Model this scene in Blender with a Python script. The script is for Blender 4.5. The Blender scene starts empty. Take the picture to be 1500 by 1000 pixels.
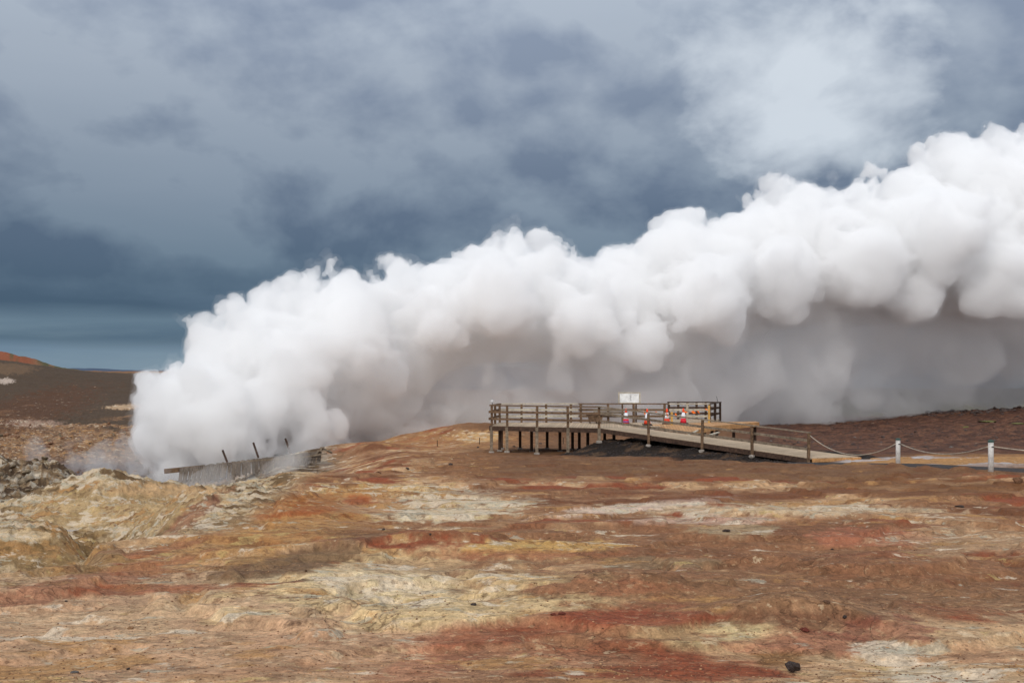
import bpy, bmesh, math, random
import numpy as np
from mathutils import Vector, Matrix
import openvdb as vdb

random.seed(7)
RNG = np.random.default_rng(11)
F = 1458.33          # focal length in photo pixels (35 mm on 36 mm)
HZ = 565.0           # row of the true horizon
ZC = 5.0             # eye height in world units
SC = bpy.context.scene
COL = SC.collection

def W(px, py, Y):
    return Vector(((px - 750.0) / F * Y, Y, ZC + (HZ - py) / F * Y))

def s2l(c):
    return tuple((x / 255 / 12.92) if x / 255 <= 0.04045 else ((x / 255 + 0.055) / 1.055) ** 2.4 for x in c)

# ------------------------------------------------------------------ noise
_P = np.random.default_rng(3).permutation(4096).astype(np.int64)
_P2 = np.concatenate([_P, _P])
_A = np.linspace(0, 2 * np.pi, 4096, endpoint=False)
_GX, _GY = np.cos(_A).astype(np.float32), np.sin(_A).astype(np.float32)

def perlin(x, y, seed=0):
    x = np.asarray(x, np.float64) + seed * 17.31
    y = np.asarray(y, np.float64) + seed * 5.77
    xi = np.floor(x).astype(np.int64); yi = np.floor(y).astype(np.int64)
    xf = (x - xi).astype(np.float32); yf = (y - yi).astype(np.float32)
    u = xf * xf * xf * (xf * (xf * 6 - 15) + 10); v = yf * yf * yf * (yf * (yf * 6 - 15) + 10)
    def g(ix, iy, fx, fy):
        h = _P2[(_P[ix & 4095] + iy) & 4095]
        return _GX[h] * fx + _GY[h] * fy
    a = g(xi, yi, xf, yf); b = g(xi + 1, yi, xf - 1, yf)
    c = g(xi, yi + 1, xf, yf - 1); d = g(xi + 1, yi + 1, xf - 1, yf - 1)
    return (a + u * (b - a) + v * ((c + u * (d - c)) - (a + u * (b - a)))) * 1.4

def fbm(x, y, oct=4, seed=0, gain=0.5, lac=2.03):
    r = 0; a = 1; t = 0
    for i in range(oct):
        r = r + a * perlin(x, y, seed + i * 3.1); t += a
        x = x * lac; y = y * lac; a *= gain
    return r / t

def ridged(x, y, oct=4, seed=0):
    r = 0; a = 1; t = 0
    for i in range(oct):
        r = r + a * (1 - 2 * np.abs(perlin(x, y, seed + i * 2.7))); t += a
        x = x * 2.1; y = y * 2.1; a *= 0.5
    return r / t

_R3 = np.random.default_rng(5).normal(size=(4096, 3)); _R3 = (_R3 / np.linalg.norm(_R3, axis=1, keepdims=True)).astype(np.float32)
def perlin3(p, seed=0):
    p = p + seed * 13.7
    i = np.floor(p).astype(np.int64); f = (p - i).astype(np.float32)
    w = f * f * f * (f * (f * 6 - 15) + 10)
    r = 0
    for dx in (0, 1):
        wx = w[:, 0] if dx else 1 - w[:, 0]
        for dy in (0, 1):
            wy = w[:, 1] if dy else 1 - w[:, 1]
            for dz in (0, 1):
                wz = w[:, 2] if dz else 1 - w[:, 2]
                h = _P2[(_P2[(_P[(i[:, 0] + dx) & 4095] + i[:, 1] + dy) & 4095] + i[:, 2] + dz) & 4095]
                g = _R3[h]
                r = r + wx * wy * wz * (g[:, 0] * (f[:, 0] - dx) + g[:, 1] * (f[:, 1] - dy) + g[:, 2] * (f[:, 2] - dz))
    return r * 1.5

def sst(a, b, x):
    t = np.clip((x - a) / (b - a), 0, 1)
    return t * t * (3 - 2 * t)

# ------------------------------------------------------------------ terrain height
COLS = {
 -900: [(1,1.6),(5.7,1.7),(8,1.9),(13,2.4),(20,3.2),(30,4.2),(60,5),(90,5),(140,3.5),(200,-1),(260,-4),(400,-5),(6000,-30)],
 0:   [(1,1.6),(5.7,1.7),(8,1.9),(10.6,2.12),(13.5,3.5),(18.5,3.15),(24,4.1),(30,4.5),(36,4.6),(46,6.4),(54,6.5),(61,4.75),(70,7.4),(90,7.8),(110,6.5),(140,4.7),(180,1.6),(230,-2.6),(300,-4.2),(600,-8),(900,-7),(2500,15),(6000,40)],
 80:  [(1,1.6),(5.7,1.7),(8,1.9),(11.5,2.16),(14.5,3.45),(19.5,3.2),(24,4.2),(30,4.45),(36,4.15),(46,5.9),(54,6.5),(60,5.1),(70,7.5),(90,7.9),(110,6.5),(140,4.7),(180,1.6),(230,-2.3),(300,-4.2),(600,-8),(900,-7),(2500,15),(6000,40)],
 150: [(1,1.6),(5.7,1.7),(8,1.9),(13,2.25),(15.2,2.45),(19,3.9),(25,4.1),(29,4.35),(36,3.8),(46,5.6),(60,7.1),(80,7.8),(95,7.8),(110,6.4),(140,4.7),(180,1.6),(230,-2.3),(300,-4.2),(600,-8),(900,-7),(2500,15),(6000,40)],
 300: [(1,1.6),(5.7,1.7),(8,1.9),(12,2.12),(18,2.42),(22,2.70),(25,2.86),(29,4.0),(37,4.25),(45,5.5),(60,6.9),(80,7.7),(95,7.7),(130,5.5),(180,2),(230,-2.3),(300,-4.2),(600,-8),(900,-7),(2500,15),(6000,40)],
 450: [(1,1.6),(5.7,1.7),(8,1.88),(12,2.1),(18,2.4),(25,2.62),(32,2.95),(36,3.3),(44,4.6),(58,4.9),(66,4.9),(80,5.6),(100,6),(130,5.5),(180,4),(230,0),(300,-2),(900,-2),(6000,20)],
 600: [(1,1.6),(5.7,1.7),(8,1.9),(12,2.15),(18,2.45),(25,2.65),(32,2.8),(40,3.2),(50,3.6),(62,3.95),(80,4.4),(100,4.7),(130,4.8),(300,4),(900,5),(6000,20)],
 750: [(1,1.6),(5.7,1.7),(8,1.9),(12,2.15),(18,2.45),(25,2.68),(32,2.85),(38,3.05),(45,3.35),(52,3.6),(65,3.75),(80,3.95),(100,4.2),(130,4.5),(300,5.5),(900,6),(6000,20)],
 1200:[(1,1.6),(5.7,1.7),(8,1.9),(12,2.15),(18,2.45),(25,2.7),(32,2.9),(36,3.02),(39,3.2),(45,3.4),(52,3.55),(65,3.7),(80,3.8),(100,3.9),(120,4.4),(180,5.6),(300,6),(900,6),(2200,5),(2600,30),(6000,40)],
 1400:[(1,1.6),(5.7,1.7),(8,1.9),(12,2.15),(18,2.4),(25,2.6),(30,2.75),(35,2.95),(45,3.3),(52,3.45),(65,3.6),(80,3.5),(100,3.1),(112,2.9),(130,4.4),(180,5.6),(300,6),(900,6),(2200,5),(2600,30),(6000,40)],
 1500:[(1,1.6),(5.7,1.7),(8,1.9),(12,2.15),(18,2.4),(25,2.6),(30,2.75),(35,2.95),(45,3.3),(52,3.45),(65,3.5),(80,3.2),(100,2.75),(112,2.65),(130,4.2),(180,5.6),(300,6),(900,6),(2200,5),(2600,30),(6000,40)],
 2400:[(1,1.6),(5.7,1.7),(12,2.0),(25,2.4),(45,2.9),(80,2.9),(112,2.6),(130,4.0),(300,6),(900,6),(2200,5),(2600,30),(6000,40)],
}
_KX = np.array(sorted(COLS)); 
_LY = np.linspace(0, math.log(6000), 420)
_TAB = []
for k in _KX:
    a = np.array(COLS[int(k)])
    v = np.interp(_LY, np.log(a[:, 0]), a[:, 1])
    ker = np.array([1, 2, 3, 4, 3, 2, 1], float); ker /= ker.sum()
    vp = np.pad(v, 3, mode='edge')
    _TAB.append(np.convolve(vp, ker, 'valid'))
_TAB = np.array(_TAB)

def base_d(px, Y):
    ly = np.clip(np.log(np.maximum(Y, 1.0)) / math.log(6000) * 419, 0, 418.999)
    j = ly.astype(int); fj = ly - j
    i = np.clip(np.searchsorted(_KX, px, side='right') - 1, 0, len(_KX) - 2)
    t = np.clip((px - _KX[i]) / (_KX[i + 1] - _KX[i]), 0, 1); t = t * t * (3 - 2 * t)
    a = _TAB[i, j] * (1 - fj) + _TAB[i, j + 1] * fj
    b = _TAB[i + 1, j] * (1 - fj) + _TAB[i + 1, j + 1] * fj
    return a * (1 - t) + b * t

def bump(X, Y, px, Yc, rx, ry, h, ang=0, p=1.0):
    xc = (px - 750) / F * Yc
    dx = X - xc; dy = Y - Yc
    c, s = math.cos(ang), math.sin(ang)
    u = (c * dx + s * dy) / rx; v = (-s * dx + c * dy) / ry
    return h * np.exp(-((u * u + v * v) ** p))

PATH = [(11.6, 41.9), (13.6, 41.4), (15.5, 38.9), (16.6, 35.6), (18.2, 32.6), (21.5, 30.5), (26, 29.5)]
def path_dist(X, Y):
    best = np.full(np.shape(X), 1e9)
    for (ax, ay), (bx, by) in zip(PATH[:-1], PATH[1:]):
        vx, vy = bx - ax, by - ay
        t = np.clip(((X - ax) * vx + (Y - ay) * vy) / (vx * vx + vy * vy), 0, 1)
        best = np.minimum(best, np.hypot(X - ax - t * vx, Y - ay - t * vy))
    return best

RA, RB = (4.55, 51.0), (12.8, 42.8)      # near edge of the ramp
def gravel_amount(X, Y):
    vx, vy = RB[0] - RA[0], RB[1] - RA[1]
    t = ((X - RA[0]) * vx + (Y - RA[1]) * vy) / (vx * vx + vy * vy)
    L = math.hypot(vx, vy)
    n = ((X - RA[0]) * (-vy) + (Y - RA[1]) * vx) / L * 1.0    # positive to the far side
    w = fbm(X * 0.7, Y * 0.7, 3, 40) * 0.8
    lo = -2.3 + 0.9 * np.clip(t, 0, 1)
    a = sst(-0.5, 0.4, n - lo + w) * sst(8.5, 6.0, n + w) * sst(-0.17, -0.08, t + w * 0.03) * sst(1.1, 1.0, t)
    return a, t, n

def height(X, Y):
    X = np.asarray(X, float); Y = np.asarray(Y, float)
    px = 750 + X / np.maximum(Y, 0.5) * F
    d = base_d(px, Y)
    z = ZC - d
    # hills on the left
    z = z + bump(X, Y, -20, 185, 22, 28, 3.0) + bump(X, Y, -160, 190, 25, 40, 4.5)
    z = z + bump(X, Y, 5, 330, 9, 26, 4.6) + bump(X, Y, -25, 330, 9, 26, 2.8)+ bump(X, Y, 45, 330, 9, 26, 1.6)
    # soft mounds
    z = z + bump(X, Y, 850, 8.6, 1.3, .45, .17, .12) + bump(X, Y, 1010, 8.4, .8, .3, .11) + bump(X, Y, 1160, 7.6, .55, .35, .16) + bump(X, Y, 1260, 8.0, .5, .3, .10)
    z = z + bump(X, Y, 640, 13.0, 1.6, .8, .22, .1) + bump(X, Y, 300, 10.5, 2.2, .7, .12, .15) - bump(X, Y, 420, 13.6, 1.5, .7, .22, .3)
    z = z + bump(X, Y, 1100, 17.0, 2.5, .9, .14) + bump(X, Y, 920, 12.6, 1.2, .4, .10) + bump(X, Y, 1350, 11.5, 1.8, .6, .10)
    z = z + bump(X, Y, 660, 75, 5, 4, 1.0) + bump(X, Y, 712, 72, 3.5, 2.5, .75)
    z = z + bump(X, Y, 500, 64, 3.2, 2.2, .9) + bump(X, Y, 545, 62, 1.5, 1.5, .35)
    # pit fall-off and mounds by the vent
    z = z + bump(X, Y, 40, 19, 1.6, 2.0, .35) + bump(X, Y, 110, 35, 1.8, 1.6, .4) + bump(X, Y, 215, 37, 2.6, 2.2, .3)
    far = sst(25, 160, Y)
    rock = np.clip(sst(520, 330, px + 30 * perlin(X * .12, Y * .12, 9)) * sst(14, 20, Y) * sst(175, 120, Y), 0, 1)
    slope = np.clip(sst(300, 120, px) * sst(9, 14, Y), 0, 1)
    # undulation
    z = z + (0.10 + 0.22 * far) * fbm(X * .22, Y * .30, 3, 1)
    amp = sst(3, 9, Y)
    fg = sst(70, 40, Y)
    z = z + amp * fg * (0.035 * ridged(X * .5 + .4 * perlin(X * .3, Y * .3, 5), Y * .9, 4, 2) * (1 + 1.0 * slope) + 0.034 * fbm(X * 2.2, Y * 2.6, 5, 7, .55) + .012 * ridged(X * 3.3, Y * 3.6, 3, 8))
    z = z + (1 - fg) * 0.16 * fbm(X * .5, Y * .5, 4, 12)
    # eroded ledges
    led = fbm(X * .35, Y * .55, 4, 21)
    z = z + fg * amp * 0.09 * sst(.08, .14, led) - fg * amp * 0.06 * sst(-.1, -.16, led)
    # rocky ground round the pit and on the left slope
    rr = ridged(X * .33, Y * .33, 5, 31)
    nf = sst(16, 60, Y)
    z = z + rock * ((0.10 + .38 * nf) * rr + (0.20 + .04 * nf) * ridged(X * 1.2, Y * 1.2, 4, 33) + .05 * ridged(X * 4, Y * 4, 2, 34))
    oc = sst(150, 90, px) * np.exp(-((Y - 57) / 8.5) ** 4)
    z = z + oc * (.55 * ridged(X * .42, Y * .42, 4, 36) + .25 * np.abs(fbm(X * 1.8, Y * 1.8, 3, 37)))
    pc = (92 - 750) / F * 29.5
    kp = np.exp(-(((X - pc) / 1.7) ** 2 + ((Y - 29.5) / 2.0) ** 2) ** 2)
    z = z * (1 - kp) + kp * (ZC - 4.42)
    # heath mounds on the right
    hm = sst(1080, 1250, px) * sst(55, 66, Y) * sst(140, 118, Y)
    z = z + hm * (0.28 * fbm(X * .6, Y * .5, 4, 51) + .16 * ridged(X * 1.4, Y * 1.1, 3, 53))
    rk = sst(1330, 1420, px) * np.exp(-((Y - 108) / 6) ** 2)
    z = z + rk * 0.6 * np.abs(fbm(X * .9, Y * .6, 3, 52))
    # gravel bank under the ramp
    g, t, n = gravel_amount(X, Y)
    top = 1.05 * (1 - np.clip(t, 0, 1)) ** .8 * sst(-2.2, .9, n) * sst(-.2, .0, t)
    z = z + g * (top * .75 + 0.12 * fbm(X * 1.3, Y * 1.3, 4, 61))
    # path lies smooth
    pd = path_dist(X, Y)
    k = sst(2.4, 1.3, pd)
    z = z * (1 - k) + k * (ZC - base_d(px, Y) + 0.02)
    # low brown mounds in front of the path
    for (mx, mY, r, h) in ((1313, 34.8, .5, .20), (1355, 34.0, .6, .20), (1406, 32.4, .5, .17), (1235, 38.0, 1.0, .12), (1140, 40.5, 1.5, .06)):
        z = z + bump(X, Y, mx, mY, r, .45, h, 0, 1.6) * (1 + .5 * perlin(X * 2, Y * 2, 77))
    return z

def hz(x, y):
    return float(height(np.array([x]), np.array([y]))[0])

# ------------------------------------------------------------------ materials
def mat(name):
    m = bpy.data.materials.new(name); m.use_nodes = True
    nt = m.node_tree; nt.nodes.clear()
    return m, nt
def N(nt, t, **kw):
    n = nt.nodes.new(t)
    for k, v in kw.items(): setattr(n, k, v)
    return n
def mixc(nt, fac, a, b, blend='MIX'):
    n = N(nt, 'ShaderNodeMix', data_type='RGBA', blend_type=blend)
    for sock, v in ((n.inputs[0], fac), (n.inputs[6], a), (n.inputs[7], b)):
        if hasattr(v, 'is_output'): nt.links.new(v, sock)
        elif isinstance(v, (int, float)): sock.default_value = v
        else: sock.default_value = (*v[:3], 1)
    return n.outputs[2]
def math_(nt, op, a, b=None, c=None, clamp=False):
    n = N(nt, 'ShaderNodeMath', operation=op, use_clamp=clamp)
    for i, v in enumerate((a, b, c)):
        if v is None: continue
        if hasattr(v, 'is_output'): nt.links.new(v, n.inputs[i])
        else: n.inputs[i].default_value = v
    return n.outputs[0]
def ramp(nt, fac, stops, interp='LINEAR'):
    n = N(nt, 'ShaderNodeValToRGB'); n.color_ramp.interpolation = interp
    e = n.color_ramp.elements
    while len(e) < len(stops): e.new(0.5)
    for el, (p, c) in zip(e, stops):
        el.position = p; el.color = (*c[:3], 1) if not isinstance(c, (int, float)) else (c, c, c, 1)
    nt.links.new(fac, n.inputs[0]); return n.outputs[0]
def noise(nt, vec, scale, detail=4, rough=0.55, dist=0.0, typ='FBM'):
    n = N(nt, 'ShaderNodeTexNoise'); n.noise_type = typ
    n.inputs['Scale'].default_value = scale; n.inputs['Detail'].default_value = detail
    n.inputs['Roughness'].default_value = rough; n.inputs['Distortion'].default_value = dist
    if vec is not None: nt.links.new(vec, n.inputs['Vector'])
    return n.outputs[0]
def mapping(nt, vec, scale=(1, 1, 1), rot=(0, 0, 0), loc=(0, 0, 0)):
    n = N(nt, 'ShaderNodeMapping'); n.inputs['Scale'].default_value = scale
    n.inputs['Rotation'].default_value = rot; n.inputs['Location'].default_value = loc
    nt.links.new(vec, n.inputs['Vector']); return n.outputs[0]
def finish(nt, color, rough=0.85, normal=None, spec=0.25):
    b = N(nt, 'ShaderNodeBsdfPrincipled'); o = N(nt, 'ShaderNodeOutputMaterial')
    if hasattr(color, 'is_output'): nt.links.new(color, b.inputs['Base Color'])
    else: b.inputs['Base Color'].default_value = (*color[:3], 1)
    if hasattr(rough, 'is_output'): nt.links.new(rough, b.inputs['Roughness'])
    else: b.inputs['Roughness'].default_value = rough
    b.inputs['Specular IOR Level'].default_value = spec
    if normal is not None: nt.links.new(normal, b.inputs['Normal'])
    nt.links.new(b.outputs[0], o.inputs[0]); return b
def bumpn(nt, h, strength=0.5, dist=0.02, prev=None):
    n = N(nt, 'ShaderNodeBump'); n.inputs['Strength'].default_value = strength; n.inputs['Distance'].default_value = dist
    nt.links.new(h, n.inputs['Height'])
    if prev is not None: nt.links.new(prev, n.inputs['Normal'])
    return n.outputs[0]

def ground_material():
    m, nt = mat('ground_soil')
    pos = N(nt, 'ShaderNodeNewGeometry').outputs['Position']
    col = N(nt, 'ShaderNodeAttribute', attribute_name='Col').outputs['Color']
    mk = N(nt, 'ShaderNodeAttribute', attribute_name='Mix')
    sep = N(nt, 'ShaderNodeSeparateColor'); nt.links.new(mk.outputs['Color'], sep.inputs[0])
    aw, ao, ad = sep.outputs[0], sep.outputs[1], sep.outputs[2]     # crust, ochre, rough
    gr = N(nt, 'ShaderNodeAttribute', attribute_name='Grain').outputs['Fac']
    gr2 = math_(nt, 'MINIMUM', math_(nt, 'MULTIPLY', gr, 2.4), 1.0)
    grb = math_(nt, 'MULTIPLY', gr, ad); gr2b = math_(nt, 'MULTIPLY', gr2, ad)
    st = mapping(nt, pos, (0.7, 1.15, 1.5), (0, 0, 0.12))
    n1 = noise(nt, st, 0.9, 6, .62, .15)
    n2 = noise(nt, mapping(nt, pos, (1, 1.3, 1), loc=(31, 7, 0)), 3.2, 4, .6, .1)
    n3 = noise(nt, mapping(nt, pos, (1, 1, 1), loc=(3, 77, 0)), 14, 5, .7)
    n4 = noise(nt, mapping(nt, st, loc=(11, -23, 5)), 1.7, 6, .64, .25)
    n5 = noise(nt, pos, 70, 3, .7)
    v1 = ramp(nt, n2, [(.25, .6), (.5, 1.25), (.75, 1.9)])
    c = mixc(nt, math_(nt, 'MULTIPLY', ad, .8), col, v1, 'MULTIPLY')
    # ochre, grey and white crusts: the attributes set how much ground each covers
    def cover(n, amount, lo, hi, k=.30):
        return ramp(nt, math_(nt, 'ADD', n, math_(nt, 'MULTIPLY', math_(nt, 'SUBTRACT', amount, .5), k)), [(lo, 0.), (hi, 1.)])
    n6 = noise(nt, mapping(nt, st, loc=(51, 13, 9)), 2.6, 5, .64, .2)
    n7 = noise(nt, mapping(nt, pos, (.8, 1.2, 1), loc=(9, 2, 4)), 5.5, 5, .62, .15)
    n8 = noise(nt, mapping(nt, pos, (.9, 1.1, 1), loc=(-9, 12, 4)), 12, 4, .62, .1)
    inv4 = math_(nt, 'SUBTRACT', 1.0, n4); inv6 = math_(nt, 'SUBTRACT', 1.0, n6)
    def put(c, f, k, colr): return mixc(nt, math_(nt, 'MULTIPLY', f, k), c, s2l(colr))
    c = put(c, cover(n1, ao, .57, .62), .75, (172, 128, 84))
    c = put(c, cover(inv4, ao, .62, .66), .6, (112, 74, 52))
    c = put(c, cover(inv6, ao, .63, .67), .6, (180, 154, 104))
    c = put(c, cover(n4, aw, .58, .62), .75, (206, 188, 170))
    c = put(c, cover(n6, aw, .61, .64), .6, (168, 162, 148))
    f = math_(nt, 'MULTIPLY', cover(n7, aw, .60, .63), gr2); c = put(c, f, .6, (198, 172, 144))
    f = math_(nt, 'MULTIPLY', ramp(nt, n7, [(.37, 1.), (.40, 0.)]), gr2b); c = put(c, f, .6, (108, 76, 56))
    f = math_(nt, 'MULTIPLY', ramp(nt, n8, [(.60, 0.), (.63, 1.)]), grb); c = put(c, f, .45, (196, 168, 134))
    f = math_(nt, 'MULTIPLY', ramp(nt, n8, [(.36, 1.), (.39, 0.)]), grb); c = put(c, f, .5, (94, 64, 48))
    # grain and dark specks
    c = mixc(nt, 1.0, c, (1.03, 1.05, .98), 'MULTIPLY')
    c = mixc(nt, math_(nt, 'MULTIPLY', gr, .75), c, ramp(nt, n3, [(.3, .5), (.5, 1.), (.7, 1.5)]), 'MULTIPLY')
    c = mixc(nt, math_(nt, 'MULTIPLY', gr, .4), c, ramp(nt, n5, [(.3, .5), (.5, 1.), (.7, 1.5)]), 'MULTIPLY')
    vo = N(nt, 'ShaderNodeTexVoronoi'); vo.inputs['Scale'].default_value = 9; nt.links.new(pos, vo.inputs['Vector'])
    sp = ramp(nt, vo.outputs['Distance'], [(.10, 1.), (.16, 0.)])
    gate = ramp(nt, noise(nt, pos, 2.1, 3), [(.5, 0.), (.6, 1.)])
    c = mixc(nt, math_(nt, 'MULTIPLY', math_(nt, 'MULTIPLY', sp, gate), .5), c, s2l((74, 48, 36)))
    ve = N(nt, 'ShaderNodeTexVoronoi', feature='DISTANCE_TO_EDGE'); ve.inputs['Scale'].default_value = 3.4
    wv = N(nt, 'ShaderNodeVectorMath', operation='ADD'); nt.links.new(pos, wv.inputs[0])
    nz = N(nt, 'ShaderNodeTexNoise'); nz.inputs['Scale'].default_value = 2.2; nz.inputs['Detail'].default_value = 5; nt.links.new(pos, nz.inputs['Vector'])
    nt.links.new(nz.outputs['Color'], wv.inputs[1]); nt.links.new(wv.outputs[0], ve.inputs['Vector'])
    crack = ramp(nt, ve.outputs['Distance'], [(.0, 0.), (.045, 1.)])
    cg = ramp(nt, noise(nt, pos, .7, 4), [(.48, 0.), (.58, 1.)])
    c = mixc(nt, math_(nt, 'MULTIPLY', math_(nt, 'SUBTRACT', 1.0, crack), math_(nt, 'MULTIPLY', cg, math_(nt, 'MULTIPLY', gr2, .45))), c, s2l((84, 58, 44)))
    b = bumpn(nt, n2, .7, .12)
    b = bumpn(nt, math_(nt, 'MAXIMUM', crack, math_(nt, 'SUBTRACT', 1.0, cg)), .5, .02, b)
    b = bumpn(nt, n7, .5, .07, b)
    b = bumpn(nt, n3, .4, .03, b)
    finish(nt, c, .9, b, .15)
    return m

def simple_mat(name, c1, c2, scale=8, rough=.8, stretch=(1, 1, 1), bump=.3, bdist=.01, spec=.25, detail=5):
    m, nt = mat(name)
    tc = N(nt, 'ShaderNodeTexCoord').outputs['Object']
    v = mapping(nt, tc, stretch)
    n = noise(nt, v, scale, detail, .65)
    n2 = noise(nt, tc, scale * .23, 3)
    c = ramp(nt, n, [(.3, s2l(c1)), (.7, s2l(c2))])
    c = mixc(nt, .6, c, ramp(nt, n2, [(.3, .6), (.7, 1.35)]), 'MULTIPLY')
    finish(nt, c, rough, bumpn(nt, n, bump, bdist), spec)
    return m

M = {}
M['ground'] = ground_material()
M['wood'] = simple_mat('weathered_timber', (66, 49, 37), (136, 109, 84), 9, .85, (1, 1, 1))
M['wood_dark'] = simple_mat('dark_and_shaded_timber', (44, 32, 27), (92, 70, 56), 9, .85)  # dark brown timber; also carries painted shade on under-deck posts and rear railings
M['wood_grey'] = simple_mat('bleached_and_lit_timber', (92, 79, 66), (152, 136, 116), 9, .85)  # grey timber; also carries the painted light on the front support posts
M['wood_ash'] = simple_mat('ashen_misted_timber', (84, 74, 66), (132, 120, 108), 9, .9)  # veil of mist over the wreck is partly put into this lighter colour
M['wood_pale'] = simple_mat('weathered_and_lit_timber', (150, 140, 122), (205, 196, 178), 9, .85)  # pale timber; also carries painted sunlight on the extension's front railing
M['wood_new'] = simple_mat('fresh_sawn_timber', (168, 118, 72), (212, 164, 112), 10, .75)
M['wood_yellow'] = simple_mat('yellow_new_timber', (188, 142, 72), (216, 176, 100), 10, .75)
M['concrete'] = simple_mat('pale_concrete', (120, 112, 104), (170, 160, 150), 14, .9)
M['white'] = simple_mat('white_paint', (205, 205, 205), (232, 232, 232), 20, .5, (1, 1, 1), .05)
M['panel'] = simple_mat('sign_panel_white', (226, 228, 226), (242, 242, 240), 20, .4, (1, 1, 1), .02)
M['orange'] = simple_mat('cone_orange_red', (226, 62, 30), (240, 82, 44), 20, .5, (1, 1, 1), .02)
M['pink'] = simple_mat('cone_crimson', (214, 34, 52), (232, 50, 64), 20, .5, (1, 1, 1), .02)
M['cone_white'] = simple_mat('cone_white_sleeve', (222, 226, 236), (244, 246, 250), 20, .4, (1, 1, 1), .02)
M['rubber'] = simple_mat('black_rubber', (36, 34, 34), (60, 56, 54), 20, .8)
M['blue'] = simple_mat('blue_label', (66, 88, 150), (84, 104, 166), 20, .5)
M['flag'] = simple_mat('orange_tape', (238, 96, 24), (250, 140, 50), 20, .5, (1, 1, 1), .02)
M['rope'] = simple_mat('natural_rope', (150, 138, 122), (196, 184, 166), 30, .9)
M['metal'] = simple_mat('dull_dark_steel', (52, 50, 50), (90, 86, 84), 30, .5)
M['bollard'] = simple_mat('bollard_white_grey', (176, 172, 166), (222, 218, 212), 12, .6)
M['green'] = simple_mat('dark_green_cap', (36, 58, 52), (62, 86, 78), 20, .5)
M['ink'] = simple_mat('grey_print', (120, 120, 120), (150, 150, 150), 20, .6)
M['rock_dark'] = simple_mat('dark_lava_rock', (52, 42, 40), (104, 90, 84), 9, .9, (1, 1, 1), .8, .05)
M['rock_grey'] = simple_mat('grey_rock', (96, 90, 86), (150, 142, 136), 9, .9, (1, 1, 1), .8, .05)
M['rock_tan'] = simple_mat('tan_rock', (150, 106, 74), (206, 164, 122), 7, .9, (1, 1, 1), .8, .05)
M['rock_red'] = simple_mat('rust_red_rock', (96, 44, 36), (156, 84, 66), 7, .9, (1, 1, 1), .8, .05)
M['rock_mix'] = simple_mat('mottled_pale_rock', (66, 54, 40), (150, 134, 112), 3.2, .9, (1, 1, 1), .9, .08, .2, 7)
M['rock_brown'] = simple_mat('brown_rock', (92, 62, 46), (150, 112, 84), 7, .9, (1, 1, 1), .8, .05)
M['grit'] = simple_mat('dark_slate_gravel', (32, 28, 27), (84, 76, 74), 26, .9, (1, 1, 1), .9, .03)
M['moss'] = simple_mat('yellow_green_moss', (84, 84, 48), (120, 118, 66), 12, .95)

def deck_mat(name, c1, c2, ang):
    m, nt = mat(name)
    pos = N(nt, 'ShaderNodeNewGeometry').outputs['Position']
    v = mapping(nt, pos, (1, 1, 1), (0, 0, ang))
    sx = N(nt, 'ShaderNodeSeparateXYZ'); nt.links.new(v, sx.inputs[0])
    k = math_(nt, 'MULTIPLY', sx.outputs[0], 1 / .145)
    fr = math_(nt, 'FRACT', k); fl = math_(nt, 'FLOOR', k)
    gap = math_(nt, 'LESS_THAN', fr, .08)
    wn = N(nt, 'ShaderNodeTexWhiteNoise', noise_dimensions='1D'); nt.links.new(fl, wn.inputs['W'])
    n = noise(nt, pos, 3, 5)
    c = mixc(nt, n, s2l(c1), s2l(c2))
    c = mixc(nt, .5, c, ramp(nt, wn.outputs[0], [(0, .7), (1, 1.2)]), 'MULTIPLY')
    c = mixc(nt, math_(nt, 'MULTIPLY', gap, .8), c, s2l((40, 34, 30)))
    finish(nt, c, .85)
    return m
M['deck'] = deck_mat('bleached_deck_boards', (160, 138, 114), (204, 182, 154), .1)
M['ramp_deck'] = deck_mat('bleached_ramp_boards', (158, 138, 114), (202, 180, 152), .84)
M['new_deck'] = deck_mat('fresh_deck_boards', (166, 120, 78), (206, 162, 116), .1)

# ------------------------------------------------------------------ object helpers
def link(o, parent=None):
    COL.objects.link(o)
    if parent is not None: o.parent = parent
    return o
def tag(o, label=None, cat=None, group=None, kind=None):
    if label: o['label'] = label
    if cat: o['category'] = cat
    if group: o['group'] = group
    if kind: o['kind'] = kind
    return o
def thing(name, loc, label, cat, group=None, rz=0):
    o = bpy.data.objects.new(name, None); link(o)
    o.location = loc; o.rotation_euler = (0, 0, rz); o.empty_display_size = .3
    return tag(o, label, cat, group)
def obj(name, bm, m, parent=None, smooth=False):
    me = bpy.data.meshes.new(name)
    bmesh.ops.recalc_face_normals(bm, faces=bm.faces[:])
    bm.to_mesh(me); bm.free()
    if smooth:
        for p in me.polygons: p.use_smooth = True
    me.materials.append(M[m] if isinstance(m, str) else m)
    o = bpy.data.objects.new(name, me)
    return link(o, parent)
def BM(): return bmesh.new()
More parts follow.
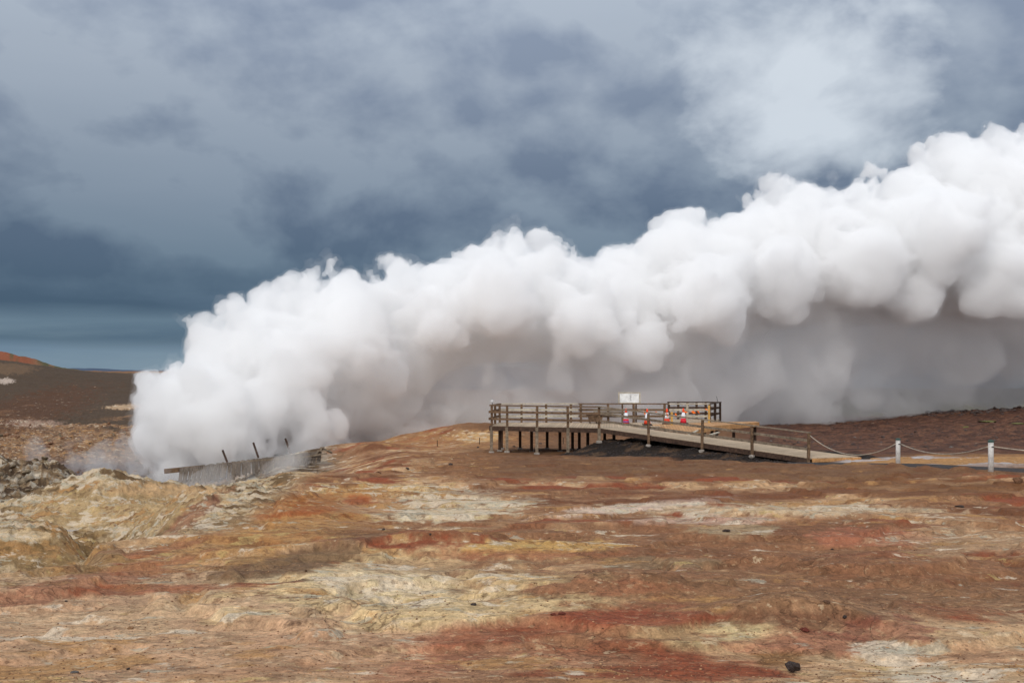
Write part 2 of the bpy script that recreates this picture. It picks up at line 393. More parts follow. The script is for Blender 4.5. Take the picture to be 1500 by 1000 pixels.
def bar(bm, a, b, w, h, up=Vector((0, 0, 1)), bev=0.0, ext=0.0):
    """box beam from a to b, w wide (sideways), h high"""
    a = Vector(a); b = Vector(b); d = (b - a); L = d.length; d.normalize()
    if abs(d.dot(up)) > .99: up = Vector((0, 1, 0))
    s = d.cross(up).normalized(); u = s.cross(d).normalized()
    a = a - d * ext; b = b + d * ext
    vs = []
    for p in (a, b):
        for i, j in ((-1, -1), (1, -1), (1, 1), (-1, 1)):
            vs.append(bm.verts.new(p + s * (w / 2 * i) + u * (h / 2 * j)))
    fs = [bm.faces.new([vs[k] for k in q]) for q in ((3, 2, 1, 0), (4, 5, 6, 7), (0, 1, 5, 4), (1, 2, 6, 5), (2, 3, 7, 6), (3, 0, 4, 7))]
    if bev:
        es = {e for f in fs for e in f.edges}
        bmesh.ops.bevel(bm, geom=list(es), offset=bev, segments=1, affect='EDGES')
def tube(bm, pts, r, n=8, taper=None):
    rings = []
    for i, p in enumerate(pts):
        p = Vector(p)
        q = Vector(pts[min(i + 1, len(pts) - 1)]) - Vector(pts[max(i - 1, 0)])
        q.normalize()
        up = Vector((0, 0, 1)) if abs(q.z) < .95 else Vector((0, 1, 0))
        s = q.cross(up).normalized(); u = s.cross(q)
        rr = r if taper is None else taper[i]
        rings.append([bm.verts.new(p + (s * math.cos(2 * math.pi * k / n) + u * math.sin(2 * math.pi * k / n)) * rr) for k in range(n)])
    for A, B in zip(rings[:-1], rings[1:]):
        for k in range(n): bm.faces.new((A[k], A[(k + 1) % n], B[(k + 1) % n], B[k]))
    bm.faces.new(rings[0][::-1]); bm.faces.new(rings[-1])
def slab(bm, pts, th):
    """polygon slab, pts = top corners (any z), th thickness"""
    top = [bm.verts.new(Vector(p)) for p in pts]
    bot = [bm.verts.new(Vector(p) - Vector((0, 0, th))) for p in pts]
    n = len(pts)
    bm.faces.new(top); bm.faces.new(bot[::-1])
    for i in range(n): bm.faces.new((top[i], bot[i], bot[(i + 1) % n], top[(i + 1) % n]))
    bmesh.ops.triangulate(bm, faces=[f for f in bm.faces if len(f.verts) > 4])

# ------------------------------------------------------------------ ground mesh
def build_ground():
    pxs = np.concatenate([np.linspace(-1500, -120, 110, endpoint=False), np.linspace(-120, 1620, 1180, endpoint=False), np.linspace(1620, 3000, 110)])
    Ys = np.exp(np.concatenate([np.linspace(math.log(1.6), math.log(4.5), 40, endpoint=False),
                                np.linspace(math.log(4.5), math.log(260), 930, endpoint=False),
                                np.linspace(math.log(260), math.log(5900), 80)]))
    PX, YY = np.meshgrid(pxs, Ys)
    XX = (PX - 750) / F * YY
    ZZ = height(XX, YY)
    nr, nc = PX.shape
    co = np.stack([XX, YY, ZZ], -1).reshape(-1, 3).astype(np.float32)
    idx = np.arange(nr * nc).reshape(nr, nc)
    q = np.stack([idx[:-1, :-1], idx[:-1, 1:], idx[1:, 1:], idx[1:, :-1]], -1).reshape(-1, 4).astype(np.int32)
    me = bpy.data.meshes.new('ground')
    me.vertices.add(len(co)); me.vertices.foreach_set('co', co.ravel())
    me.loops.add(q.size); me.loops.foreach_set('vertex_index', q.ravel())
    me.polygons.add(len(q)); me.polygons.foreach_set('loop_start', np.arange(0, q.size, 4, dtype=np.int32))
    me.polygons.foreach_set('use_smooth', np.ones(len(q), bool))
    me.update(); me.validate()
    # ---- soil colours: where each kind of soil lies
    X, Y, Z = XX, YY, ZZ
    PY = HZ + (ZC - Z) * F / Y
    def C(c): return np.array(s2l(c), np.float32)
    col = np.zeros(X.shape + (3,), np.float32)
    mix = np.zeros(X.shape + (3,), np.float32)
    mix[..., 2] = 1
    nA = fbm(X * .25, Y * .4, 5, 101); nB = fbm(X * .8, Y * 1.3, 5, 102); nC = fbm(X * .14, Y * .2, 4, 103); nD = fbm(X * 2.2, Y * 3.0, 6, 105, .6)
    def lay(c, m, w=None, o=None):
        nonlocal col, mix
        m = np.clip(m, 0, 1)[..., None]
        col = col * (1 - m) + C(c) * m
        if w is not None: mix[..., 2:3] = mix[..., 2:3] * (1 - m) + min(1, .25 + 1.2 * w) * m
        if w is not None: mix[..., 0:1] = mix[..., 0:1] * (1 - m) + w * m
        if o is not None: mix[..., 1:2] = mix[..., 1:2] * (1 - m) + o * m
    lay((138, 100, 74), np.ones(X.shape), .35, .45)
    lay((176, 140, 108), sst(.0, .22, nA), .5, .6)
    lay((112, 72, 50), sst(-.05, -.2, nA), .1, .3)
    lay((132, 72, 50), sst(.12, .26, fbm(X * .3, Y * .5, 5, 104)), .1, .3)
    def E(px, py, hx, hy, c, s=1., w=None, o=None, seed=0, soft=.2, warp=.55, tilt=0.):
        u = (PX - px); v = (PY - py) - tilt * u
        r = np.sqrt((u / hx) ** 2 + (v / hy) ** 2)
        m = sst(soft, -soft, r - 1 + warp * (nB if seed % 2 else nA) * 1.6 + .25 * warp * nC + .9 * nD)
        lay(c, m * s * .85, w, o)
    # near foreground
    E(250, 900, 620, 95, (180, 150, 122), .85, .55, .45, 1)
    E(300, 960, 560, 40, (166, 128, 102), .7, .5, .4, 2)
    E(620, 860, 300, 60, (188, 162, 122), .8, .7, .6, 1)
    E(560, 850, 120, 30, (196, 178, 150), .6, .8, .4, 2, warp=.8)
    E(1250, 880, 330, 40, (124, 90, 68), .9, .28, .35, 1)
    E(1180, 910, 190, 22, (104, 68, 50), .9, .05, .1, 2)
    E(1400, 960, 260, 60, (166, 138, 110), .7, .6, .6, 1, warp=.8)
    E(1060, 930, 130, 22, (192, 174, 132), .8, .8, .8, 2)
    E(860, 945, 200, 42, (132, 88, 64), .7, .5, .45, 1, tilt=-.08)
    E(800, 915, 190, 16, (130, 68, 48), .75, .2, .3, 2, tilt=-.13)
    E(940, 905, 110, 10, (130, 64, 46), .75, .1, .2, 1)
    E(1160, 940, 120, 26, (128, 68, 54), .75, .25, .2, 2)
    E(1290, 920, 70, 18, (124, 66, 54), .7, .1, .2, 1)
    E(1350, 985, 110, 22, (176, 164, 142), .5, .8, .6, 2, warp=.8)
    E(640, 965, 90, 22, (142, 86, 64), .6, .4, .2, 1, tilt=-.3)
    E(1140, 965, 60, 14, (112, 74, 36), .8, .1, .3, 2)
    # middle ground
    E(1180, 850, 420, 34, (124, 90, 66), .85, .3, .4, 1)
    E(760, 770, 300, 14, (126, 90, 66), .7, .15, .3, 2)
    E(1000, 800, 300, 12, (122, 86, 62), .75, .3, .35, 1)
    E(420, 780, 200, 22, (134, 94, 62), .7, .2, .5, 2, tilt=-.15)
    E(700, 830, 260, 10, (138, 102, 80), .6, .2, .2, 1)
    E(1200, 800, 420, 50, (124, 86, 64), .8, .4, .35, 1)
    E(1290, 788, 90, 12, (162, 100, 78), .7, .4, .2, 2)
    E(1420, 790, 120, 24, (166, 136, 108), .6, .6, .5, 1)
    E(1130, 748, 200, 9, (186, 164, 138), .7, .9, .6, 2, warp=.9)
    E(1040, 762, 110, 6, (188, 160, 146), .6, .8, .3, 1, warp=.9)
    E(1070, 775, 60, 8, (164, 146, 118), .6, .6, .5, 2)
    E(930, 742, 120, 6, (204, 182, 170), .75, .9, .3, 1, tilt=-.1)
    E(960, 825, 90, 8, (130, 112, 88), .6, .4, .6, 2)
    E(800, 800, 110, 8, (196, 156, 96), .8, .6, .8, 1)
    E(720, 812, 130, 8, (142, 88, 62), .7, .2, .3, 2)
    E(880, 860, 120, 10, (132, 78, 56), .6, .3, .3, 1)
    E(620, 740, 130, 24, (206, 192, 168), .85, 1., .9, 2)
    E(560, 718, 110, 10, (196, 168, 120), .8, .9, .9, 1)
    E(470, 745, 130, 26, (146, 92, 50), .85, .3, .6, 2, tilt=-.15)
    E(430, 752, 60, 7, (140, 72, 40), .8, .05, .2, 1, tilt=-.1)
    E(530, 733, 24, 7, (144, 70, 38), .85, .05, .2, 2)
    E(420, 825, 120, 20, (98, 70, 52), .95, .0, .1, 1, tilt=-.15)
    E(500, 793, 60, 10, (108, 78, 60), .8, .05, .1, 2, tilt=-.1)
    E(330, 800, 170, 30, (158, 118, 76), .7, .5, .8, 1, tilt=-.2)
    E(130, 850, 170, 16, (132, 80, 60), .75, .2, .3, 2, tilt=-.22)
    E(240, 862, 130, 7, (130, 68, 46), .8, .1, .2, 1, tilt=-.03)
    E(250, 800, 90, 8, (140, 74, 52), .7, .1, .3, 2, tilt=-.25)
    # belt in front of the platform
    b = sst(722, 706, PY + 10 * nA) * sst(640, 720, PX) * sst(29, 32, Y + 4 * nA)
    lay((106, 74, 54), b * .9, .1, .2)
    lay((120, 88, 64), b * sst(0, .2, nB) * .6, .3, .3)
    E(1350, 712, 190, 16, (112, 76, 50), .8, .1, .3, 1)
    E(980, 722, 320, 10, (112, 72, 52), .7, .15, .2, 2)
    lay((126, 88, 62), sst(28, 34, Y) * sst(58, 50, Y) * sst(560, 640, PX) * sst(760, 700, PX) * .7, .4, .6)
    E(660, 645, 120, 14, (150, 108, 74), .7, .5, .7, 1)
    E(700, 640, 30, 8, (188, 148, 104), .8, .8, .8, 2)
    # heath on the right, sandy strip by the path
    h = sst(47, 52, Y + 2 * nA) * sst(1050, 1130, PX)
    lay((84, 56, 46), h, .1, .12)
    lay((64, 44, 38), h * sst(.0, .2, nB), .05, .05)
    lay((104, 72, 56), h * sst(-.05, -.25, nB) * .8, .15, .1)
    s = sst(1200, 1250, PX) * np.exp(-((Y - 42.5 + .6 * nA) / 4.8) ** 6)
    lay((158, 118, 80), s, .3, .4)
    pud = s * sst(.10, .16, fbm(X * .16, Y * .55, 3, 140)) 
    lay((170, 162, 166), pud, 0, 0)
    # gravel bank and path shoulders
    g, t, n = gravel_amount(X, Y)
    lay((38, 32, 30), g, .05, .0)
    lay((80, 62, 50), g * sst(.05, .25, nB), .2, .1)
    under = sst(54, 52.5, Y) * 0
    # left slope mounds, pit, rubble
    lsl = sst(470, 400, PX + (PY - 700) * 1.2) * sst(13, 18, Y)
    lay((140, 118, 92), lsl * sst(60, 50, Y), .8, .6)
    lay((166, 142, 112), lsl * sst(60, 50, Y) * sst(.0, .2, nB), .7, .4)
    lay((98, 76, 54), lsl * sst(60, 50, Y) * sst(-.06, -.2, nB), .2, .3)
    E(60, 810, 110, 34, (122, 94, 60), .8, .35, .6, 1)
    E(20, 785, 60, 9, (196, 170, 138), .8, .8, .3, 2)
    E(180, 745, 130, 30, (164, 136, 100), .8, .5, .7, 1)
    E(230, 716, 90, 9, (182, 146, 110), .8, .3, .3, 2)
    E(290, 750, 40, 14, (128, 78, 66), .7, .4, .2, 1, tilt=-.6)
    rub = sst(520, 440, PX) * sst(44, 50, Y) * sst(150, 132, Y + 60 * nC)
    lay((130, 98, 74), rub, .5, .6)
    lay((94, 70, 56), rub * sst(.02, .2, nB), .4, .4)
    lay((112, 92, 70), rub * sst(72, 64, Y) * .85, .6, .35)
    lay((70, 54, 42), rub * sst(72, 64, Y) * sst(.0, .2, nB), .3, .2)
    lay((156, 148, 140), rub * sst(72, 64, Y) * sst(-.08, -.2, nB) * .8, .5, .2)
    lay((96, 86, 88), rub * sst(68, 72, Y) * sst(98, 90, Y) * .85, .3, .1)
    # brown scoria slope beyond
    sl = sst(900, 780, PX) * sst(126, 138, Y + 50 * nC) 
    lay((80, 65, 54), sl, .1, .1)
    lay((92, 74, 60), sl * sst(215, 240, Y) * .7, .1, .2)
    E(30, 605, 110, 26, (86, 56, 40), .8, .4, .3, 1, tilt=-.25)
    E(10, 540, 40, 8, (150, 116, 88), .3, .3, .3, 2)
    E(8, 558, 12, 4, (200, 180, 170), .8, .6, .1, 1)
    E(185, 596, 26, 4, (196, 160, 128), .8, .8, .5, 2)
    E(50, 620, 40, 5, (170, 140, 126), .6, .8, .3, 1)
    far = sst(250, 262, Y) * sst(900, 780, PX)
    lay((128, 92, 66), far, .2, .3)
    lay((136, 78, 54), far * sst(60, 40, PX) * sst(800, 600, Y), .1, .3)
    lay((84, 78, 52), far * sst(26, 60, PX + 200 * nC) * sst(140, 100, PX) * sst(420, 400, Y), .1, .2)
    fr = sst(150, 200, Y) * sst(900, 1000, PX)
    lay((98, 92, 80), fr, .05, .1)
    mix[..., 2] = np.maximum(mix[..., 2] * (1 - .5 * np.clip(sl + rub * .4, 0, 1)), .9 * h)
    ga = me.attributes.new('Grain', 'FLOAT', 'POINT'); ga.data.foreach_set('value', np.clip(9.0 / Y, 0, 1).astype(np.float32).ravel())
    for name, arr in (('Col', col), ('Mix', mix)):
        a = me.attributes.new(name, 'FLOAT_COLOR', 'POINT')
        buf = np.ones((nr * nc, 4), np.float32); buf[:, :3] = arr.reshape(-1, 3)
        a.data.foreach_set('color', buf.ravel())
    me.materials.append(M['ground'])
    o = bpy.data.objects.new('ground', me); link(o); o['kind'] = 'structure'
    return o
build_ground()

# ------------------------------------------------------------------ path, puddles, sea-side ridge
def strip(name, pts, w, m, lift=.03, kind='structure'):
    bm = BM(); prev = None
    P = [Vector((x, y)) for x, y in pts]
    fine = []
    for a, b in zip(P[:-1], P[1:]):
        k = max(2, int((b - a).length / .35))
        fine += [a.lerp(b, i / k) for i in range(k)]
    fine.append(P[-1])
    for i, p in enumerate(fine):
        d = fine[min(i + 4, len(fine) - 1)] - fine[max(i - 4, 0)]; d.normalize(); nrm = Vector((-d.y, d.x))
        ww = w * (1 + .12 * float(perlin(i * .13, 3.3, 5)))
        row = []
        for k in range(9):
            q = p + nrm * ww * (k / 8 - .5)
            edge = 1 - abs(k / 4 - 1) ** 4
            row.append(bm.verts.new((q.x, q.y, hz(q.x, q.y) + lift * edge - .02 * (1 - edge))))
        if prev:
            for k in range(8): bm.faces.new((prev[k], prev[k + 1], row[k + 1], row[k]))
        prev = row
    o = obj(name, bm, m, smooth=True); o['kind'] = kind
    return o
strip('path', PATH, 2.5, 'grit', .05)

def puddle(px, Y, rx, ry, z=None, seed=1):
    m, nt = mat('still_muddy_water')
    b = finish(nt, s2l((150, 150, 152)), .12, None, .5)
    bm = BM(); c = W(px, HZ, Y); k = 40
    vs = []
    zz = hz(c.x, c.y) if z is None else z
    for i in range(k):
        a = 2 * math.pi * i / k; r = 1 + .3 * float(perlin(math.cos(a) * 1.3 + seed * 9, math.sin(a) * 1.3, 3))
        vs.append(bm.verts.new((c.x + math.cos(a) * rx * r, c.y + math.sin(a) * ry * r, zz)))
    bm.faces.new(vs)
    o = obj('puddle', bm, m); o['kind'] = 'structure'
    return o
puddle(92, 29.5, 1.35, 1.6, ZC - 4.39)

# distant blue mountains just over the left plateau
def far_ridge():
    bm = BM(); n = 160; rows = []
    for j in range(6):
        r = []
        for i in range(n):
            x = -2600 + i * 26
            hgt = 95 + 26 * float(fbm(i * .07, 2.2, 4, 8)) * (1)
            t = j / 5
            r.append(bm.verts.new((x * 1.0, 4700 + 500 * t, ZC - 40 + (hgt + 30) * math.sin(t * math.pi) ** .7)))
        rows.append(r)
    for a, b in zip(rows[:-1], rows[1:]):
        for i in range(n - 1): bm.faces.new((a[i], a[i + 1], b[i + 1], b[i]))
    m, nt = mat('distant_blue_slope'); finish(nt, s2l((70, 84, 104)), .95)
    o = obj('hills', bm, m, smooth=True); o['kind'] = 'structure'
far_ridge()

# ------------------------------------------------------------------ platform
DK = 2.12
def D(px, Y, d): return W(px, HZ + d * F / Y, Y)

def post_bm(p, z0, z1, w=.1, lean=(0, 0), m='wood'):
    bm = BM(); bar(bm, (p[0], p[1], z0), (p[0] + lean[0], p[1] + lean[1], z1), w, w, bev=.008)
    return bm

pf = thing('viewing_platform', D(800, 55, 3.5), 'weathered timber viewing platform on square posts, fenced by three-rail railings', 'platform')
def sub(name, bm, m, root, label=None):
    o = obj(name, bm, m, root)
    o.matrix_parent_inverse = root.matrix_world.inverted() if False else Matrix.Translation(-root.location)
    if label: o['label'] = label
    return o
zd = ZC - DK
FL, FR = Vector((-1.15, 53.0)), Vector((4.55, 51.0))
BL, BR = Vector((-.70, 57.8)), Vector((9.03, 57.6))
E1, E2, E3 = Vector((11.45, 57.6)), Vector((13.3, 63.6)), Vector((10.15, 63.6))
RF0 = Vector((6.25, 52.45))
deckpts = [(*FL, zd), (*FR, zd - .04), (*RF0, zd - .04), (11.6, 54.4, zd), (11.6, 57.6, zd), (*E2, zd), (*E3, zd), (9.1, 57.8, zd), (*BL, zd)]
bm = BM(); slab(bm, deckpts, .05); sub('deck_boards', bm, 'deck', pf)
bm = BM()
def fas(a, b, za, zb, h=.22, th=.06, off=.0):
    bar(bm, (a.x, a.y, za - h / 2 - .01), (b.x, b.y, zb - h / 2 - .01), th, h)
fas(FL + Vector((-.06, -.035)), FR + Vector((0.03, -.035)), zd, zd - .04, .24)
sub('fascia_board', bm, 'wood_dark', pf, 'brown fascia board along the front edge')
bm = BM()
fas(FL + Vector((-.04, .05)), BL + Vector((-.04, 0)), zd, zd)
fas(BL, BR, zd, zd)
fas(E1, E2, zd, zd); fas(E3, E2 + Vector((-.05, 0)), zd, zd)
for k in range(1, 12):
    a = FL.lerp(FR, k / 12); b = BL.lerp(Vector((7, 57.6)), k / 12)
    bar(bm, (a.x, a.y + .06, zd - .16), (b.x, b.y, zd - .16), .05, .2)
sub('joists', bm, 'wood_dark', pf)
def supports(pts, m, w=.16):
    for (x, y) in pts:
        g = hz(x, y)
        o = sub('support_post', post_bm((x, y), g - .1, zd - .06, w), m, pf)
        bm = BM(); bmesh.ops.create_cube(bm, size=1, matrix=Matrix.Translation((x, y, g + .02)) @ Matrix.Diagonal((.30, .30, .14, 1)))
        bmesh.ops.bevel(bm, geom=bm.edges[:], offset=.03, segments=1, affect='EDGES')
        f = obj('footing', bm, 'concrete', o); f.matrix_parent_inverse = Matrix.Translation(-pf.location)
        f.matrix_parent_inverse = Matrix.Identity(4)
front = [FL.lerp(FR, t) for t in (.01, .155, .43, .71, .985)]
supports([(p.x, p.y - .02) for p in front], 'wood_grey')  # front row: lit look comes from the lighter timber colour
supports([(FL.lerp(FR, t).x + .35, FL.lerp(FR, t).y + 2.6) for t in (.02, .33, .6, .86, 1.1)], 'wood_dark')  # inner rows: shade below the deck is put into the dark timber
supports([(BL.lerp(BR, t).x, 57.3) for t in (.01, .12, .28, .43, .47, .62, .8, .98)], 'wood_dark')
supports([(11.6, 60), (13, 63.2), (10.3, 63.2)], 'wood_dark')

def railing(root, A, B, zA, zB, posts, m, mp, hgt=1.08, out=0., rails=(1.0, .68, .34), down=0.0, rw=.05, rh=.12, side=1, toe=0, pw=.13):
    A = Vector(A); B = Vector(B); d = (B - A).normalized(); nrm = Vector((d.y, -d.x)) * side
    for t in posts:
        p = A.lerp(B, t) ; z = zA + (zB - zA) * t
        sub('railing_post', post_bm(p, z - down, z + hgt - .03, pw, ((random.random() - .5) * .03, 0)), mp, root)
    for k, r in enumerate(rails):
        bm = BM()
        a = Vector((A.x, A.y, zA + r * hgt)); b = Vector((B.x, B.y, zB + r * hgt))
        if k == 0:
            bar(bm, a, b, .16, .07, bev=.006, ext=.05)
        else:
            o3 = Vector((nrm.x, nrm.y, 0)) * (pw / 2 + rw / 2 + .002)
            bar(bm, a + o3, b + o3, rw, rh, ext=.05)
        sub('handrail' if k == 0 else 'mid_rail', bm, m, root)
railing(pf, FL + Vector((.02, .06)), FR + Vector((0, .06)), zd, zd - .04, (.01, .155, .43, .71, .985), 'wood', 'wood', down=.22)
railing(pf, FL + Vector((.02, .15)), BL, zd, zd, (.45, .98), 'wood', 'wood', side=-1)
railing(pf, BL, (3.78, 57.75), zd, zd, (.28, .6, .92), 'wood_pale', 'wood', side=1)
railing(pf, (3.9, 57.75), (8.98, 57.65), zd, zd + .0, (.02, .33, .62, .97), 'wood', 'wood', side=1)
railing(pf, (9.12, 57.6), (11.4, 57.6), zd, zd, (.45,), 'wood_pale', 'wood_pale', side=1)  # sunlit railing: light is put into the pale colour
railing(pf, (9.95, 63.5), (13.2, 63.5), zd, zd, (.02, .2, .38, .56, .74, .92), 'wood_dark', 'wood_dark', side=1, pw=.14)  # back and side railings: their shade is painted as darker timber
railing(pf, (11.5, 58.0), (13.28, 63.5), zd, zd, (.03, .5, 1.), 'wood_dark', 'wood_dark', side=-1, down=.3, pw=.12)

# ------------------------------------------------------------------ ramp
rp = thing('access_ramp', (9, 47, hz(9, 47)), 'long sloping timber ramp with handrail leading down from the platform to the path', 'ramp')
RFe = Vector((15.35, 43.9)); RBv = Vector(RB)
zr0, zr1 = zd - .04, ZC - 3.1
fa = Vector((RF0.x, RF0.y)); 
NA = Vector(RA)
bm = BM()
slab(bm, [(NA.x, NA.y, zr0 + .0), (RBv.x, RBv.y, zr1), (RFe.x, RFe.y, zr1 - .03), (fa.x, fa.y, zr0)], .05)
sub('ramp_boards', bm, 'ramp_deck', rp)
bm = BM()
o2 = Vector((-.035, -.035))
bar(bm, (NA.x + o2.x + .05, NA.y + o2.y - .05, zr0 - .13), (RBv.x + o2.x, RBv.y + o2.y, zr1 - .13), .06, .22)
bar(bm, (fa.x, fa.y, zr0 - .14), (RFe.x - .2, RFe.y + .12, zr1 - .16), .06, .2)
sub('side_beam', bm, 'wood_dark', rp)
bm = BM(); bar(bm, (RBv.x + .1, RBv.y - .03, zr1 - .10), (RFe.x + .02, RFe.y - .05, zr1 - .12), .05, .16)
sub('end_board', bm, 'wood_new', rp)
ts = (.27, .535, .765, 1.0)
hgt = 1.1
for i, t in enumerate(ts):
    p = NA.lerp(RBv, t) + Vector((-.09, -.10)); z = zr0 + (zr1 - zr0) * t
    g = hz(p.x, p.y)
    q = sub('railing_post', post_bm(p, min(g - .05, z - .5), z + hgt - .04, .12, ((i % 2 - .5) * .05, 0)), 'wood', rp)
    if i < 3:
        bm = BM(); bmesh.ops.create_icosphere(bm, subdivisions=2, radius=.12, matrix=Matrix.Translation((p.x - .03, p.y - .05, g + .03)) @ Matrix.Diagonal((1.2, 1, .7, 1)))
        for v in bm.verts: v.co += Vector((random.uniform(-.02, .02),) * 3)
        f = obj('footing', bm, 'concrete', q)
for k, r in enumerate((1.0, .68, .34)):
    bm = BM()
    a = Vector((NA.x - .09, NA.y - .1, zr0 + r * hgt)); b = Vector((RBv.x - .09, RBv.y - .1, zr1 + r * hgt))
    if k == 0: bar(bm, a, b, .16, .05, ext=.1)
    else:
        bar(bm, a + Vector((.07, .07, 0)), b + Vector((.07, .07, 0)), .045, .11)
    sub('handrail' if k == 0 else 'mid_rail', bm, 'wood_grey', rp)

# ------------------------------------------------------------------ new boardwalk
nb = thing('new_boardwalk', (10.5, 54.5, hz(10.5, 54.5)), 'unfinished boardwalk of fresh orange timber behind the ramp', 'boardwalk')
def Dk(px, Y, d): return D(px, Y, d)
pts = [Dk(952, 54.2, 2.11), Dk(1006, 50.3, 2.36), Dk(1042, 52.3, 2.11), Dk(1111, 56.5, 2.06), Dk(1106, 58.2, 2.07), Dk(1041, 57.2, 2.08)]
bm = BM(); slab(bm, pts, .05); sub('deck_boards', bm, 'new_deck', nb)
bm = BM()
a, b = pts[2] - Vector((0, .04, .12)), pts[3] - Vector((0, .04, .12))
bar(bm, a, b, .06, .24); bar(bm, pts[1] - Vector((0, .04, .12)), a, .06, .24)
bar(bm, b + Vector((.03, .05, 0)), pts[4] - Vector((0, 0, .12)), .06, .24)
sub('fascia_board', bm, 'wood_new', nb)
bm = BM()
for k in range(7):
    q = pts[2].lerp(pts[3], k / 6); bar(bm, (q.x, q.y + .1, q.z - .17), (q.x - 1, q.y + 3, q.z - .17), .05, .2)
sub('joists', bm, 'wood_new', nb)
for k in (.05, .5, .97):
    q = pts[2].lerp(pts[3], k) + Vector((0, .5, 0)); sub('support_post', post_bm((q.x, q.y), hz(q.x, q.y) - .1, q.z - .08, .14), 'wood_dark', nb)
bm = BM(); bar(bm, D(1006, 50.0, 2.5), D(1022, 50.6, 2.26), .14, .04)
t_ = obj('loose_plank', bm, 'wood_pale'); tag(t_, 'pale loose plank leaning at the corner of the fresh orange boardwalk', 'plank')
bm = BM(); bar(bm, D(1036, 50.4, 2.52), D(1053, 51.5, 2.4), .14, .05)
t_ = obj('loose_plank', bm, 'wood_pale'); tag(t_, 'short pale plank lying over dark gravel below the boardwalk edge', 'plank')

# yellow timber posts holding the barrier tape
for px, Y, lab in ((984, 53.8, 'yellow timber post beside the third cone, holding orange tape'), (1038.5, 56.3, 'tall yellow timber post at the boardwalk corner, holding orange tape')):
    c = W(px, HZ, Y)
    o = obj('timber_post', post_bm((c.x, c.y), zd - .3, zd + (.72 if px < 1000 else 1.02), .11), 'wood_yellow')
    tag(o, lab, 'post')

# ------------------------------------------------------------------ barrier tapes with flags
def tape(p0, p1, sag, nf, lab):
    p0 = Vector(p0); p1 = Vector(p1)
    pts = [p0.lerp(p1, i / 24) - Vector((0, 0, sag * 4 * (i / 24) * (1 - i / 24))) for i in range(25)]
    bm = BM(); tube(bm, pts, .012, 5)
    root = thing('barrier_tape', p0, lab, 'tape')
    sub('cord', bm, 'rope', root)
    for k in range(nf):
        t = (k + .5) / nf; i = int(t * 24); c = pts[i]
        bm = BM(); s = random.uniform(.45, .8); a = random.uniform(-.7, .7)
        d = Vector((math.cos(a), 0, math.sin(a)))
        e = Vector((-d.z, 0, d.x))
        P = [c, c + d * .2 * s, c + d * .34 * s - e * .16, c + d * .1 - e * .2 * s]
        vs = [bm.verts.new(v + Vector((0, -.012 * (j % 2), 0))) for j, v in enumerate(P)] + [bm.verts.new(v + Vector((0, .012, 0))) for v in P]
        bm.faces.new(vs[:4]); bm.faces.new(vs[7:3:-1])
        for j in range(4): bm.faces.new((vs[j], vs[4 + j], vs[4 + (j + 1) % 4], vs[(j + 1) % 4]))
        sub('flag', bm, 'flag', root)
c1 = W(984, HZ, 53.8); c2 = W(1038.5, HZ, 56.3)
tape((W(935, 0, 56).x, 56, zd + .78), (c1.x, c1.y, zd + .68), .06, 3, 'orange flagged cord strung across the platform left of the yellow post')
tape((c1.x, c1.y, zd + .66), (c2.x, c2.y, zd + .86), .05, 5, 'orange flagged cord strung between the two yellow posts')

# ------------------------------------------------------------------ traffic cones
def cone(px, Y, lab, low, base):
    c = W(px, HZ, Y); root = thing('traffic_cone', (c.x, c.y, zd), lab, 'traffic cone', 'traffic cones on the platform')
    bm = BM(); bmesh.ops.create_cube(bm, size=1, matrix=Matrix.Translation((0, 0, .03)) @ Matrix.Diagonal((.52, .52, .055, 1)))
    bmesh.ops.bevel(bm, geom=bm.edges[:], offset=.02, segments=2, affect='EDGES')
    obj('base', bm, 'rubber', root)
    H = .82
    def fr(z0, z1, nm, m):
        bm = BM(); r0 = .185 - .15 * z0 / H; r1 = .185 - .15 * z1 / H
        tube(bm, [(0, 0, .055 + z0), (0, 0, .055 + (z0 + z1) / 2), (0, 0, .055 + z1)], 1, 20, [r0, (r0 + r1) / 2, r1])
        return obj(nm, bm, m, root, True)
    fr(0, .26, 'body', low); fr(.26, .60, 'sleeve', 'cone_white'); fr(.60, .82, 'tip', 'orange')
    if base:
        bm = BM(); tube(bm, [(0, 0, .14), (0, 0, .20)], 1, 20, [.176, .164]); obj('label_band', bm, 'blue', root)
cone(917, 54.6, 'traffic cone with crimson foot and blue band, below the white sign', 'pink', True)
cone(948, 54.0, 'traffic cone with plain orange foot, second along the deck', 'orange', False)
cone(977, 55, 'traffic cone half hidden behind the ramp railing beside yellow post', 'orange', False)
cone(1001, 55.6, 'traffic cone with crimson foot, nearest the fresh timber boardwalk', 'pink', False)

# ------------------------------------------------------------------ sign board
sg = thing('information_board', (W(922, 0, 57.9).x, 57.95, zd), 'white information board in a pale wooden frame above the railing', 'sign')
w, h0, h1 = 1.22, 1.10, 1.72
bm = BM(); bmesh.ops.create_cube(bm, size=1, matrix=Matrix.Translation((0, 0, (h0 + h1) / 2)) @ Matrix.Diagonal((w - .12, .03, h1 - h0 - .1, 1))); pn = obj('panel', bm, 'panel', sg)
bm = BM()
for x in (-w / 2, w / 2): bar(bm, (x, 0, h0 - .02), (x, 0, h1 + .03), .07, .07)
bar(bm, (-w / 2 + .036, 0, h1), (w / 2 - .036, 0, h1), .066, .06); bar(bm, (-w / 2 + .036, 0, h0 + .02), (w / 2 - .036, 0, h0 + .02), .066, .06)
obj('frame', bm, 'wood_pale', sg)
for x in (-.4, .4):
    bm = BM(); bar(bm, (x, .06, 0), (x, .06, h0 + .1), .09, .07); obj('leg', bm, 'wood', sg)
for k in range(5):
    bm = BM(); bar(bm, (.02 + (k % 2) * .02, -.018, 1.30 + k * .06), (.12 - (k % 3) * .02, -.018, 1.30 + k * .06), .004, .02); obj('print', bm, 'ink', pn)

